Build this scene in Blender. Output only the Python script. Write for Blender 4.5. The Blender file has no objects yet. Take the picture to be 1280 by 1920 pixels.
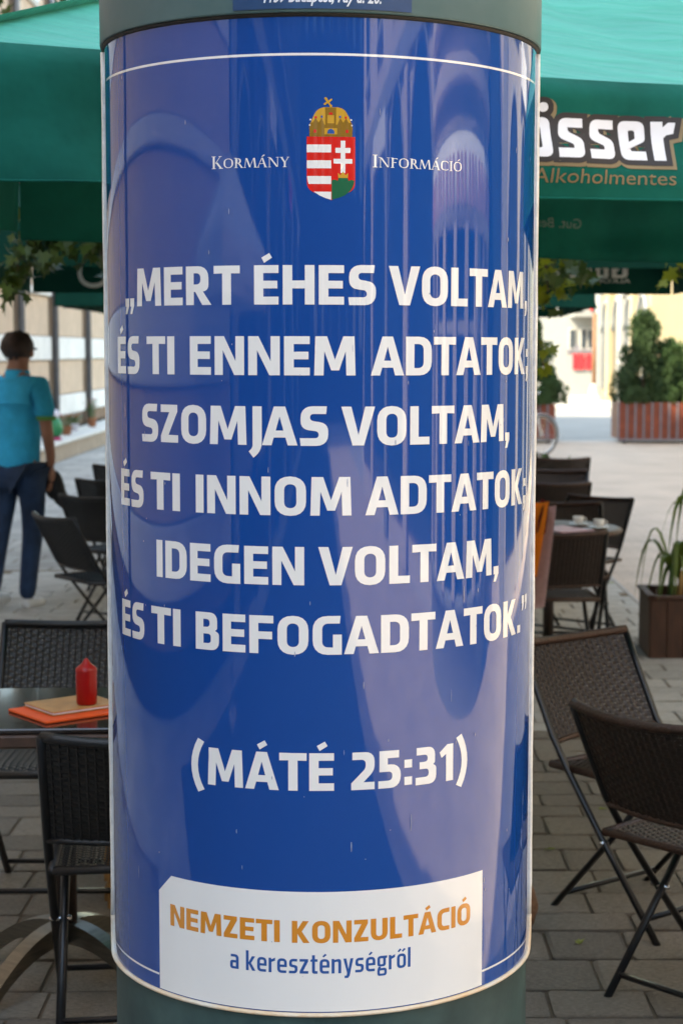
import bpy, bmesh, math, random
from math import sin, cos, pi, radians
from mathutils import Vector, Matrix, geometry, noise

random.seed(7)
SC = bpy.context.scene
COL = SC.collection

# ------------------------------------------------------------------ camera
F_PX, CX, TH, ROLL, YAW = 3286., 721.4, .0916, .0026, .0133
EYE = Vector((0, 0, 1.645))
fwd = Vector((sin(YAW)*cos(TH), cos(YAW)*cos(TH), -sin(TH)))
rt = Vector((cos(YAW), -sin(YAW), 0))
up = rt.cross(fwd)
rt2 = rt*cos(ROLL) + up*sin(ROLL)
up2 = up*cos(ROLL) - rt*sin(ROLL)
cam_data = bpy.data.cameras.new('camera')
cam = bpy.data.objects.new('camera', cam_data)
COL.objects.link(cam)
cam.matrix_world = Matrix(((rt2.x, up2.x, -fwd.x, EYE.x), (rt2.y, up2.y, -fwd.y, EYE.y),
                           (rt2.z, up2.z, -fwd.z, EYE.z), (0, 0, 0, 1)))
cam_data.sensor_width = 36
cam_data.lens = F_PX/1920*36
cam_data.shift_x = (640-CX)/1920
cam_data.clip_start = .1
cam_data.clip_end = 2000
cam_data.dof.use_dof = True
cam_data.dof.focus_distance = 2.86
cam_data.dof.aperture_fstop = 7.6
SC.camera = cam

# ------------------------------------------------------------------ light
SUN_DIR = Vector((-.80, -.60, 1.0)).normalized()      # towards the sun
world = bpy.data.worlds.new('World')
SC.world = world
world.use_nodes = True
wn = world.node_tree
sky = wn.nodes.new('ShaderNodeTexSky')
sky.sky_type = 'NISHITA'
sky.sun_disc = False
sky.sun_elevation = math.asin(SUN_DIR.z)
sky.sun_rotation = math.atan2(SUN_DIR.x, SUN_DIR.y)
sky.dust_density = .5
bg = wn.nodes['Background']
bg.inputs['Strength'].default_value = .15
wn.links.new(sky.outputs[0], bg.inputs[0])
sun_data = bpy.data.lights.new('sun', 'SUN')
sun_data.energy = 2.0
sun_data.angle = radians(.5)
sun_data.color = (1, .95, .87)
sun = bpy.data.objects.new('sun', sun_data)
COL.objects.link(sun)
sun.rotation_euler = (-SUN_DIR).to_track_quat('-Z', 'Y').to_euler()
SC.view_settings.view_transform = 'Standard'
SC.view_settings.look = 'None'
SC.view_settings.exposure = 2.88
SC.view_settings.gamma = 1
SC.view_settings.use_white_balance = True
SC.view_settings.white_balance_temperature = 8400
SC.view_settings.white_balance_tint = 4
SC.view_settings.use_curve_mapping = False
SC.render.engine = 'CYCLES'
SC.cycles.max_bounces = 8

# ------------------------------------------------------------------ materials
def mat(name, col, rough=.6, metal=0., spec=.5, var=0., vscale=8., bump=0., bscale=60., coat=0., col2=None,
        trans=0., stretch=None, coatr=.05, sheen=0., bdist=.01):
    m = bpy.data.materials.new(name)
    m.use_nodes = True
    nt = m.node_tree
    b = nt.nodes['Principled BSDF']
    b.inputs['Base Color'].default_value = (*col, 1)
    b.inputs['Roughness'].default_value = rough
    b.inputs['Metallic'].default_value = metal
    b.inputs['Specular IOR Level'].default_value = spec
    b.inputs['Coat Weight'].default_value = coat
    b.inputs['Coat Roughness'].default_value = coatr
    b.inputs['Sheen Weight'].default_value = sheen
    tc = None
    if var or bump:
        tc = nt.nodes.new('ShaderNodeTexCoord')
        mp = nt.nodes.new('ShaderNodeMapping')
        nt.links.new(tc.outputs['Object'], mp.inputs[0])
        if stretch: mp.inputs['Scale'].default_value = stretch
    if var:
        n = nt.nodes.new('ShaderNodeTexNoise')
        n.inputs['Scale'].default_value = vscale
        n.inputs['Detail'].default_value = 6
        n.inputs['Roughness'].default_value = .65
        nt.links.new(mp.outputs[0], n.inputs['Vector'])
        r = nt.nodes.new('ShaderNodeValToRGB')
        r.color_ramp.elements[0].position = .32
        r.color_ramp.elements[1].position = .68
        c2 = col2 or [min(1, c*(1+var)) for c in col]
        c1 = [c*(1-var) for c in col] if not col2 else col
        r.color_ramp.elements[0].color = (*c1, 1)
        r.color_ramp.elements[1].color = (*c2, 1)
        nt.links.new(n.outputs['Fac'], r.inputs[0])
        oi = nt.nodes.new('ShaderNodeObjectInfo')
        hs = nt.nodes.new('ShaderNodeHueSaturation')
        mr = nt.nodes.new('ShaderNodeMapRange')
        mr.inputs['To Min'].default_value = 1-var*.5
        mr.inputs['To Max'].default_value = 1+var*.5
        nt.links.new(oi.outputs['Random'], mr.inputs['Value'])
        nt.links.new(mr.outputs[0], hs.inputs['Value'])
        nt.links.new(r.outputs[0], hs.inputs['Color'])
        nt.links.new(hs.outputs[0], b.inputs['Base Color'])
    if bump:
        n2 = nt.nodes.new('ShaderNodeTexNoise')
        n2.inputs['Scale'].default_value = bscale
        n2.inputs['Detail'].default_value = 5
        nt.links.new(mp.outputs[0], n2.inputs['Vector'])
        bp = nt.nodes.new('ShaderNodeBump')
        bp.inputs['Strength'].default_value = bump
        bp.inputs['Distance'].default_value = bdist
        nt.links.new(n2.outputs['Fac'], bp.inputs['Height'])
        nt.links.new(bp.outputs[0], b.inputs['Normal'])
    if trans:
        out = nt.nodes['Material Output']
        tr = nt.nodes.new('ShaderNodeBsdfTranslucent')
        mx = nt.nodes.new('ShaderNodeMixShader')
        mx.inputs[0].default_value = trans
        tr.inputs['Color'].default_value = (*[min(1, c*1.1) for c in col], 1)
        nt.links.new(b.outputs[0], mx.inputs[1])
        nt.links.new(tr.outputs[0], mx.inputs[2])
        nt.links.new(mx.outputs[0], out.inputs[0])
    return m

def brick_mat(name, c1, c2, mortar, bw, bh, ms, rough=.85, off=.5, bump=.3, wear=.25):
    m = bpy.data.materials.new(name)
    m.use_nodes = True
    nt = m.node_tree
    b = nt.nodes['Principled BSDF']
    b.inputs['Roughness'].default_value = rough
    tc = nt.nodes.new('ShaderNodeTexCoord')
    br = nt.nodes.new('ShaderNodeTexBrick')
    br.inputs['Color1'].default_value = (*c1, 1)
    br.inputs['Color2'].default_value = (*c2, 1)
    br.inputs['Mortar'].default_value = (*mortar, 1)
    br.inputs['Scale'].default_value = 1
    br.inputs['Brick Width'].default_value = bw
    br.inputs['Row Height'].default_value = bh
    br.inputs['Mortar Size'].default_value = ms
    br.inputs['Bias'].default_value = 0
    br.offset = off
    nt.links.new(tc.outputs['Object'], br.inputs['Vector'])
    n = nt.nodes.new('ShaderNodeTexNoise')
    n.inputs['Scale'].default_value = 1.3
    n.inputs['Detail'].default_value = 8
    nt.links.new(tc.outputs['Object'], n.inputs['Vector'])
    mr = nt.nodes.new('ShaderNodeMapRange')
    mr.inputs['From Min'].default_value = .3
    mr.inputs['From Max'].default_value = .7
    mr.inputs['To Min'].default_value = 1-wear
    mr.inputs['To Max'].default_value = 1+wear
    nt.links.new(n.outputs['Fac'], mr.inputs['Value'])
    hs = nt.nodes.new('ShaderNodeHueSaturation')
    nt.links.new(mr.outputs[0], hs.inputs['Value'])
    nt.links.new(br.outputs['Color'], hs.inputs['Color'])
    nt.links.new(hs.outputs[0], b.inputs['Base Color'])
    bp = nt.nodes.new('ShaderNodeBump')
    bp.inputs['Strength'].default_value = bump
    bp.inputs['Distance'].default_value = .01
    bp.invert = True
    nt.links.new(br.outputs['Fac'], bp.inputs['Height'])
    nt.links.new(bp.outputs[0], b.inputs['Normal'])
    return m

def poster_mat(name, col, dirt=.12):
    """print behind a clear glossy cover sheet: coat + slight vertical waviness of the sheet"""
    m = bpy.data.materials.new(name)
    m.use_nodes = True
    nt = m.node_tree
    b = nt.nodes['Principled BSDF']
    tc = nt.nodes.new('ShaderNodeTexCoord')
    n0 = nt.nodes.new('ShaderNodeTexNoise')
    n0.inputs['Scale'].default_value = 9
    n0.inputs['Detail'].default_value = 9
    n0.inputs['Roughness'].default_value = .7
    mp0 = nt.nodes.new('ShaderNodeMapping')
    mp0.inputs['Scale'].default_value = (1, 1, .35)
    nt.links.new(tc.outputs['Object'], mp0.inputs[0])
    nt.links.new(mp0.outputs[0], n0.inputs['Vector'])
    mr = nt.nodes.new('ShaderNodeMapRange')
    mr.inputs['From Min'].default_value = .35
    mr.inputs['From Max'].default_value = .75
    mr.inputs['To Min'].default_value = 0
    mr.inputs['To Max'].default_value = dirt
    nt.links.new(n0.outputs['Fac'], mr.inputs['Value'])
    mx = nt.nodes.new('ShaderNodeMix')
    mx.data_type = 'RGBA'
    mx.inputs['A'].default_value = (*col, 1)
    mx.inputs['B'].default_value = (.22, .22, .24, 1)
    nt.links.new(mr.outputs[0], mx.inputs['Factor'])
    nt.links.new(mx.outputs['Result'], b.inputs['Base Color'])
    b.inputs['Roughness'].default_value = .045
    b.inputs['Specular IOR Level'].default_value = .5
    b.inputs['Coat Weight'].default_value = .7
    b.inputs['Coat Roughness'].default_value = .02
    mp = nt.nodes.new('ShaderNodeMapping')
    mp.inputs['Scale'].default_value = (20, 20, 1.1)
    nt.links.new(tc.outputs['Object'], mp.inputs[0])
    n = nt.nodes.new('ShaderNodeTexNoise')
    n.inputs['Scale'].default_value = 1
    n.inputs['Detail'].default_value = 3
    nt.links.new(mp.outputs[0], n.inputs['Vector'])
    bp = nt.nodes.new('ShaderNodeBump')
    bp.inputs['Strength'].default_value = .055
    bp.inputs['Distance'].default_value = .004
    nt.links.new(n.outputs['Fac'], bp.inputs['Height'])
    nt.links.new(bp.outputs[0], b.inputs['Normal'])
    nt.links.new(bp.outputs[0], b.inputs['Coat Normal'])
    return m

M = {}
M['blue'] = poster_mat('poster_blue', (.0004, .062, .30), .015)
M['white_print'] = poster_mat('print_white', (.86, .86, .84), .03)
M['orange_print'] = poster_mat('print_orange', (.72, .27, .03), .05)
M['bluetext'] = poster_mat('print_blue', (.02, .10, .35), .05)
M['red_print'] = poster_mat('print_red', (.70, .02, .015), .03)
M['green_print'] = poster_mat('print_green', (.01, .13, .06), .03)
M['gold_print'] = poster_mat('print_gold', (.62, .34, .04), .03)
M['darkgold_print'] = poster_mat('print_dark_gold', (.28, .15, .02), .03)
M['col_paint'] = mat('column_paint', (.055, .120, .125), .38, var=.18, vscale=5, bump=.06, bscale=30, col2=(.085, .155, .16))
M['base_paint'] = mat('column_base_paint', (.011, .042, .045), .45, var=.3, vscale=7, bump=.08, bscale=25, col2=(.05, .11, .105))
M['scuff'] = mat('pale_scuff', (.30, .33, .42), .6, var=.3, vscale=60)
M['trim'] = mat('aged_white_trim', (.60, .60, .54), .45, var=.3, vscale=9, bump=.3, bscale=90, col2=(.62, .40, .20))
M['strip'] = mat('clear_edge_strip', (.80, .78, .72), .3, var=.15, vscale=30, bump=.2, bscale=60)
M['plaque'] = mat('plaque_navy', (.012, .055, .15), .35, var=.15, vscale=20)
M['plaque_text'] = mat('plaque_text', (.7, .74, .78), .5, var=.1)
M['seam'] = mat('dark_seam', (.02, .018, .015), .6, var=.2)
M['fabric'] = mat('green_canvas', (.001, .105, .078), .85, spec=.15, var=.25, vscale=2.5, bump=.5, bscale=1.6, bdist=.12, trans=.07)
M['fabric_top'] = mat('sunlit_toned_green_canvas', (.062, .40, .30), .55, spec=.35, var=.14, vscale=4, bump=.8, bscale=4, bdist=.05, trans=.08, stretch=(.5, 3, 1))  # brightness of the lit roof is put into this paler canvas colour
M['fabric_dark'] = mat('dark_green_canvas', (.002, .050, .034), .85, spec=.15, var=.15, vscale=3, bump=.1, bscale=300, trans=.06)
M['cream_fabric'] = mat('cream_canvas', (.84, .82, .78), .8, var=.08, vscale=3, trans=.3)
M['logo_white'] = mat('logo_white', (.78, .78, .80), .6, var=.05)
M['logo_black'] = mat('logo_black', (.018, .014, .014), .6, var=.1)
M['logo_gold'] = mat('logo_gold', (.23, .17, .085), .6, var=.1)
M['logo_faint'] = mat('logo_show_through', (.15, .21, .19), .8, var=.1)
M['logo_pale'] = mat('logo_pale', (.66, .70, .68), .8, var=.1)
M['wicker_brown'] = mat('brown_wicker', (.025, .0135, .0085), .5, var=.30, vscale=40, bump=.2, bscale=200)
M['wicker_black'] = mat('charcoal_wicker', (.009, .0085, .009), .42, var=.25, vscale=40, bump=.2, bscale=200)
M['rail_brown'] = mat('brown_wrapped_rail', (.045, .019, .010), .45, var=.3, vscale=30, bump=.4, bscale=120)
M['tube'] = mat('charcoal_steel_tube', (.011, .012, .014), .35, metal=.3, var=.15, vscale=30)
M['steel'] = mat('brushed_steel', (.22, .20, .165), .32, metal=1, var=.2, vscale=12, stretch=(1, 1, 14))
M['table_gloss'] = mat('glossy_tabletop', (.03, .022, .018), .14, spec=.6, coat=.5, var=.2, vscale=12)
M['table_edge'] = mat('brown_table_edge', (.07, .035, .022), .5, var=.3, vscale=20)
M['pole_brown'] = mat('dark_brown_pole', (.02, .011, .008), .45, var=.2)
M['orange'] = mat('orange_card', (.80, .085, .008), .55, var=.08, vscale=20)
M['tan'] = mat('tan_menu_cover', (.50, .25, .085), .5, var=.2, vscale=25, bump=.1)
M['red_wax'] = mat('red_candle_wax', (.42, .004, .004), .35, var=.1, vscale=20, trans=.15)
M['mauve'] = mat('mauve_fleece', (.56, .36, .34), .9, var=.1, vscale=30, bump=.3, bscale=300)
M['orange_fleece'] = mat('orange_fleece', (1, .27, .02), .9, var=.15, vscale=14, bump=.3, bscale=300)
M['maroon'] = mat('maroon_fleece', (.16, .012, .012), .9, var=.1)
M['shirt'] = mat('turquoise_shirt', (.004, .47, .78), .85, var=.2, vscale=5, bump=.8, bscale=9, bdist=.03)
M['cuff'] = mat('green_cuff', (.10, .33, .08), .85, var=.1)
M['jeans'] = mat('dark_jeans', (.012, .035, .085), .85, var=.4, vscale=7, bump=.8, bscale=12, bdist=.02)
M['skin'] = mat('skin', (.36, .17, .11), .5, var=.1, vscale=12)
M['hair'] = mat('brown_hair', (.040, .020, .013), .6, var=.4, vscale=60, bump=.6, bscale=120)
M['shoe'] = mat('white_shoe', (.68, .68, .66), .6, var=.1)
M['black'] = mat('black_cloth', (.012, .012, .014), .7, var=.2)
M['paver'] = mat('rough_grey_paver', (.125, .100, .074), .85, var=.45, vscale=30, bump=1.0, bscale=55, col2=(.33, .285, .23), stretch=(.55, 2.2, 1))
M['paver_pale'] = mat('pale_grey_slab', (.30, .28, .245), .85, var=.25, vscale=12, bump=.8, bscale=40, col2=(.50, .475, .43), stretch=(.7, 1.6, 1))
M['joint'] = mat('sandy_joint', (.13, .09, .055), .95, var=.3, vscale=14, bump=.4)
M['ground'] = brick_mat('pale_slab_paving', (.40, .375, .34), (.35, .33, .30), (.24, .21, .18), .6, .4, .012)
M['cafe_pave'] = brick_mat('grey_cafe_paving', (.37, .35, .315), (.32, .30, .275), (.2, .17, .13), .36, .25, .012)
M['beige'] = brick_mat('beige_brick_paving', (.52, .405, .315), (.47, .37, .29), (.38, .30, .235), .21, .105, .006, bump=.15, wear=.12)
M['asphalt'] = mat('worn_asphalt', (.24, .225, .205), .9, var=.12, vscale=.8, bump=.3, bscale=80)
M['reflection_dark_ground'] = mat('reflection_dark_ground', (.045, .045, .05), .9, var=.2, vscale=1, bump=.3, bscale=80)  # dark tone chosen to dim the ground reflected in the poster
M['kerb'] = mat('kerb_stone', (.38, .36, .33), .8, var=.2, vscale=5, bump=.3)
M['wall_beige'] = mat('beige_brick_render', (.58, .42, .30), .85, var=.12, vscale=4, bump=.3, bscale=40)
M['wall_white'] = mat('white_band', (.76, .73, .69), .8, var=.1, vscale=3, bump=.2, bscale=30)
M['wall_slot'] = mat('dark_recess', (.045, .028, .018), .8, var=.3)
M['pipe'] = mat('grey_pipe', (.20, .20, .21), .45, metal=.5, var=.15)
M['ledge_top'] = mat('pale_ledge_stone', (.62, .59, .54), .8, var=.1, vscale=3, bump=.2)
M['ledge_face'] = mat('tan_ledge_stone', (.34, .26, .19), .85, var=.2, vscale=5, bump=.3)
M['plinth'] = mat('brown_plinth', (.20, .12, .075), .8, var=.15, vscale=4)
M['facade_cream'] = mat('cream_render', (.42, .385, .33), .85, var=.08, vscale=.6, bump=.2, bscale=10)
M['facade_white'] = mat('white_render', (.26, .26, .25), .85, var=.06, vscale=.6, bump=.2, bscale=10)
M['facade_yellow'] = mat('yellow_render', (.33, .26, .155), .85, var=.08, vscale=.6)
M['facade_rose'] = mat('rose_render', (.56, .48, .44), .85, var=.08, vscale=.6)
M['glass'] = mat('window_glass', (.03, .045, .06), .05, spec=.8, var=.2, vscale=.5)
M['frame'] = mat('window_frame', (.45, .42, .38), .6, var=.1)
M['sign_red'] = mat('sign_red', (.68, .02, .03), .5, var=.08)
M['sign_pink'] = mat('sign_pink', (.62, .36, .40), .5, var=.05)
M['sign_white'] = mat('sign_white', (.8, .8, .8), .5, var=.05)
M['post_brown'] = mat('post_brown', (.17, .075, .03), .6, var=.2)
M['slat_red'] = mat('red_brown_slat', (.17, .033, .013), .6, var=.3, vscale=9, bump=.2)
M['slat_metal'] = mat('galvanised_strip', (.20, .19, .215), .5, metal=.2, var=.15)
M['planter_wood'] = mat('brown_planter_wood', (.062, .025, .013), .65, var=.3, vscale=8, bump=.4, bscale=40, stretch=(6, 6, 1))
M['soil'] = mat('soil', (.06, .035, .02), .95, var=.4, bump=.8, bscale=30)
M['thuja'] = mat('thuja_leaf', (.028, .065, .020), .7, var=.5, vscale=5, trans=.15, col2=(.055, .11, .03))
M['leaf'] = mat('tree_leaf', (.03, .065, .008), .5, var=.5, vscale=3, trans=.25, col2=(.08, .13, .015))
M['leaf_young'] = mat('yellow_green_leaf', (.22, .26, .015), .5, var=.3, vscale=3, trans=.4)
M['bark'] = mat('bark', (.12, .085, .06), .9, var=.35, vscale=9, bump=1, bscale=20, stretch=(3, 3, .6))
M['strap'] = mat('corn_plant_leaf', (.08, .15, .02), .5, var=.5, vscale=9, trans=.25, col2=(.17, .22, .05))
M['cane'] = mat('pale_cane', (.42, .25, .09), .7, var=.3, vscale=20)
M['bike_white'] = mat('white_bicycle_paint', (.72, .72, .72), .35, var=.05)
M['rubber'] = mat('black_rubber', (.015, .015, .015), .7, var=.1)
M['chrome'] = mat('chrome', (.6, .6, .6), .2, metal=1, var=.1)
M['rust'] = mat('orange_brown_leather', (.28, .085, .02), .6, var=.2)
M['coir'] = mat('coir_brown', (.16, .075, .035), .95, var=.4, vscale=40, bump=1.0, bscale=90)
M['raw_wood'] = mat('ochre_wood', (.33, .17, .05), .7, var=.3, vscale=12, stretch=(1, 1, .2))
M['pot_green'] = mat('green_pot', (.008, .20, .07), .4, var=.1)
M['magenta'] = mat('magenta_pot', (.35, .01, .09), .5, var=.1)
M['yellow'] = mat('yellow_plastic', (.8, .5, .01), .4, var=.1)
M['pink'] = mat('pink_petal', (.65, .12, .26), .7, var=.2, vscale=30)
M['petal_orange'] = mat('orange_petal', (.75, .16, .03), .7, var=.2, vscale=30)
M['petal_white'] = mat('white_petal', (.75, .72, .78), .7, var=.1)
M['stem'] = mat('green_stem', (.06, .13, .03), .6, var=.3, vscale=30)
M['terracotta'] = mat('terracotta', (.40, .16, .08), .8, var=.15)
M['china'] = mat('white_china', (.78, .77, .74), .25, var=.03)

# ------------------------------------------------------------------ helpers
def link(name, me, m=None, parent=None, smooth=False):
    if isinstance(me, bmesh.types.BMesh):
        bm = me
        me = bpy.data.meshes.new(name)
        bm.to_mesh(me)
        bm.free()
    if m is not None and not me.materials:
        me.materials.append(M[m] if isinstance(m, str) else m)
    if smooth:
        me.polygons.foreach_set('use_smooth', [True]*len(me.polygons))
    o = bpy.data.objects.new(name, me)
    COL.objects.link(o)
    if parent is not None: o.parent = parent
    return o

def tag(o, label=None, cat=None, group=None, kind=None):
    if label: o['label'] = label
    if cat: o['category'] = cat
    if group: o['group'] = group
    if kind: o['kind'] = kind
    return o

def thing(name, loc, label, cat, rz=0, group=None):
    o = bpy.data.objects.new(name, None)
    o.empty_display_size = .1
    COL.objects.link(o)
    o.location = loc
    o.rotation_euler = (0, 0, rz)
    return tag(o, label, cat, group)

def kids(o):
    return [c for c in bpy.data.objects if c.parent == o]

def copy_tree(o, parent=None):
    c = o.copy()
    COL.objects.link(c)
    c.parent = parent
    for k in kids(o): copy_tree(k, c)
    return c

def box(bm, c, s, rot=None, bev=0.):
    r = bmesh.ops.create_cube(bm, size=1)
    vs = r['verts']
    mt = Matrix.Translation(c)
    if rot is not None: mt = mt @ (rot if isinstance(rot, Matrix) else Matrix.Rotation(rot, 4, 'Z'))
    mt = mt @ Matrix.Diagonal((*s, 1))
    bmesh.ops.transform(bm, matrix=mt, verts=vs)
    if bev:
        es = list({e for v in vs for e in v.link_edges})
        bmesh.ops.bevel(bm, geom=es, offset=bev, segments=1, affect='EDGES', profile=.5)

def boxbm(c, s, rot=None, bev=0.):
    bm = bmesh.new()
    box(bm, c, s, rot, bev)
    return bm

def tube(bm, pts, r, n=8, cap=True, flat=None):
    pts = [Vector(p) for p in pts]
    rs = r if isinstance(r, (list, tuple)) else [r]*len(pts)
    rings = []
    prev = None
    for i, p in enumerate(pts):
        if i == 0: d = pts[1]-pts[0]
        elif i == len(pts)-1: d = pts[-1]-pts[-2]
        else: d = (pts[i+1]-p).normalized()+(p-pts[i-1]).normalized()
        d.normalize()
        if prev is None:
            a = Vector((0, 0, 1)) if abs(d.z) < .9 else Vector((1, 0, 0))
            u = d.cross(a).normalized()
        else:
            u = (prev - d*prev.dot(d)).normalized()
        prev = u
        v = d.cross(u)
        f = flat or 1
        rings.append([bm.verts.new(p+(u*cos(2*pi*k/n)+v*sin(2*pi*k/n)*f)*rs[i]) for k in range(n)])
    for a, b in zip(rings, rings[1:]):
        for k in range(n):
            bm.faces.new((a[k], a[(k+1) % n], b[(k+1) % n], b[k]))
    if cap:
        bm.faces.new(rings[0][::-1])
        bm.faces.new(rings[-1])

def tubebm(pts, r, n=8, **k):
    bm = bmesh.new()
    tube(bm, pts, r, n, **k)
    return bm

def lathe(prof, n=24, c=(0, 0, 0), bm=None, arc=None):
    own = bm is None
    if own: bm = bmesh.new()
    rings = []
    full = arc is None
    steps = n if full else n+1
    for r, z in prof:
        ring = []
        for k in range(steps):
            a = 2*pi*k/n if full else arc[0]+(arc[1]-arc[0])*k/n
            ring.append(bm.verts.new((c[0]+r*sin(a), c[1]-r*cos(a), c[2]+z)))
        rings.append(ring)
    for a, b in zip(rings, rings[1:]):
        for k in range(n):
            j = (k+1) % steps
            bm.faces.new((a[k], a[j], b[j], b[k]))
    return bm

def quads(bm, grid):
    vs = [[bm.verts.new(p) for p in row] for row in grid]
    for a, b in zip(vs, vs[1:]):
        for k in range(len(a)-1):
            bm.faces.new((a[k], a[k+1], b[k+1], b[k]))
    return vs

def arc_pts(a, b, bulge, n=8):
    a, b, bulge = Vector(a), Vector(b), Vector(bulge)
    return [a.lerp(b, i/n)+bulge*(4*(i/n)*(1-i/n)) for i in range(n+1)]

# ------------------------------------------------------------------ ground
def sheet(name, x0, y0, x1, y1, z, m, kind='structure', parent=None):
    bm = bmesh.new()
    bm.faces.new([bm.verts.new(p) for p in ((x0, y0, z), (x1, y0, z), (x1, y1, z), (x0, y1, z))])
    return tag(link(name, bm, m, parent), kind=kind)

sheet('ground', -400, -300, 400, 700, 0, 'ground')
cafe = sheet('cafe_pavement', -2.9, 2.2, 1.80, 20, .004, 'cafe_pave')
stone_bed = sheet('paving_joint_bed', -2.9, 3.2, 1.80, 13.0, .012, 'joint', parent=cafe)
sheet('promenade', 1.824, -40, 7.2, 32.3, .004, 'beige')
sheet('road', -120, 32.75, 140, 49.4, .004, 'asphalt')
sheet('added_dark_ground', -4.2, -30, 1.8, 2.1, .004, 'reflection_dark_ground')  # added unseen sheet that keeps the poster's centre reflection dark
k = link('kerb', boxbm((10, 49.5, .05), (120, .2, .1), bev=.02), 'kerb'); tag(k, kind='structure')
k = link('drainage_channel', boxbm((1.812, 8, .004), (.024, 48, .012)), 'kerb'); tag(k, kind='structure')
k = link('kerb', boxbm((50.6, 32.5, .01), (86, .4, .016)), 'kerb'); tag(k, kind='structure')

# paving stones: the rows the photograph shows one by one
stone_meshes = []
for i in range(8):
    bm = boxbm((0, 0, 0), (1, 1, 1), bev=.04)
    for v in bm.verts:
        v.co.x += random.uniform(-.008, .008)
        v.co.y += random.uniform(-.012, .012)
        v.co.z += random.uniform(-.12, .12)
    me = bpy.data.meshes.new('paving_stone')
    bm.to_mesh(me); bm.free()
    me.materials.append(M['paver'])
    stone_meshes.append(me)
pale_meshes = []
for me in stone_meshes[:5]:
    m2 = me.copy(); m2.materials.clear(); m2.materials.append(M['paver_pale']); pale_meshes.append(m2)
nstone = 0
rest = bmesh.new()
rest_near = bmesh.new()
y = 3.22
while y < 12.85:
    d = random.choice((.15, .18, .20, .23))
    x = -2.85+random.random()*.3
    while x < 1.76:
        w = random.uniform(.17, .34)
        x1 = min(x+w, 1.79)
        hidden = (-.118*y < x and x1 < .075*y) or x1 < -.235*y-.1 or x > .19*y+.1
        if x1-x > .08:
            c = ((x+x1)/2, y+d/2, .009)
            s = (x1-x-.009, d-.009, .022+random.uniform(-.003, .003))
            if nstone < 299 and not hidden:
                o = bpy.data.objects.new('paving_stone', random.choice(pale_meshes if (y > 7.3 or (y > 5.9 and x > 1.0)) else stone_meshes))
                COL.objects.link(o)
                o.parent = cafe
                o.location = c
                o.scale = s
                o.rotation_euler = (random.uniform(-.008, .008), random.uniform(-.006, .006), random.uniform(-.006, .006))
                nstone += 1
            else:
                box(rest if y > 7.3 else rest_near, c, s, bev=.004)
        x = x1
    y += d
tag(link('paving_stone_field', rest, 'paver_pale', cafe), kind='stuff')
tag(link('paving_stone_field', rest_near, 'paver', cafe), kind='stuff')
FLOOR = .012

# ------------------------------------------------------------------ lettering tools
def fillet(pts, seg=5):
    """polygon (x, y[, radius]) -> rounded polygon"""
    out = []
    n = len(pts)
    for i, p in enumerate(pts):
        P = Vector(p[:2])
        if len(p) < 3 or p[2] <= 0:
            out.append(P); continue
        A = Vector(pts[i-1][:2]); B = Vector(pts[(i+1) % n][:2])
        da = (A-P); db = (B-P)
        la, lb = da.length, db.length
        da /= la; db /= lb
        ang = da.angle(db)
        if ang > pi-.02:
            out.append(P); continue
        t = min(p[2], la*.5 if len(pts[i-1]) > 2 else la*.98, lb*.5 if len(pts[(i+1) % n]) > 2 else lb*.98)
        a, b = P+da*t, P+db*t
        for k in range(seg+1):
            u = k/seg
            c = .62           # superelliptic corner
            c1, c2 = a.lerp(P, c), b.lerp(P, c)
            q = a*(1-u)**3+c1*3*u*(1-u)**2+c2*3*u*u*(1-u)+b*u**3
            out.append(q)
    return out

def area(p):
    return sum(p[i-1].x*p[i].y-p[i].x*p[i-1].y for i in range(len(p)))/2

def dilate(poly, d, hole=False):
    """offset outwards by d (holes shrink)"""
    p = poly if area(poly) > 0 else poly[::-1]
    if hole: d = -d
    out = []
    n = len(p)
    for i in range(n):
        a = (p[i]-p[i-1]); b = (p[(i+1) % n]-p[i])
        if a.length < 1e-7 or b.length < 1e-7: continue
        a.normalize(); b.normalize()
        na, nb = Vector((a.y, -a.x)), Vector((b.y, -b.x))
        m = na+nb
        if m.length < 1e-4: continue
        m.normalize()
        k = d/max(.45, m.dot(na))
        out.append(p[i]+m*k)
    return out

def rr(x0, y0, x1, y1, r):
    return [(x0, y0, r), (x0, y1, r), (x1, y1, r), (x1, y0, r)]

def paren(flip=False):
    pts = []
    for k in range(9):
        t = k/8; pts.append((.22-.22*(1-(2*t-1)**2), 1.22-1.46*t))
    inner = []
    for k in range(9):
        t = 1-k/8; inner.append((.41-.20*(1-(2*t-1)**2), 1.13-1.28*t))
    p = pts+inner
    if flip: p = [(.41-x, y) for x, y in p][::-1]
    return [[p]]

SQ = [(0, 0), (0, .22), (.225, .22), (.225, 0)]
COMMA = [(0, .22), (.225, .22), (.225, .02), (.11, -.2), (0, -.2), (.06, 0), (0, 0)]
def sh(p, dx, dy): return [(q[0]+dx, q[1]+dy, *q[2:]) for q in p]
ACUTE = [(0, .13), (.20, .25), (.27, .13), (.07, .0)]
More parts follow.
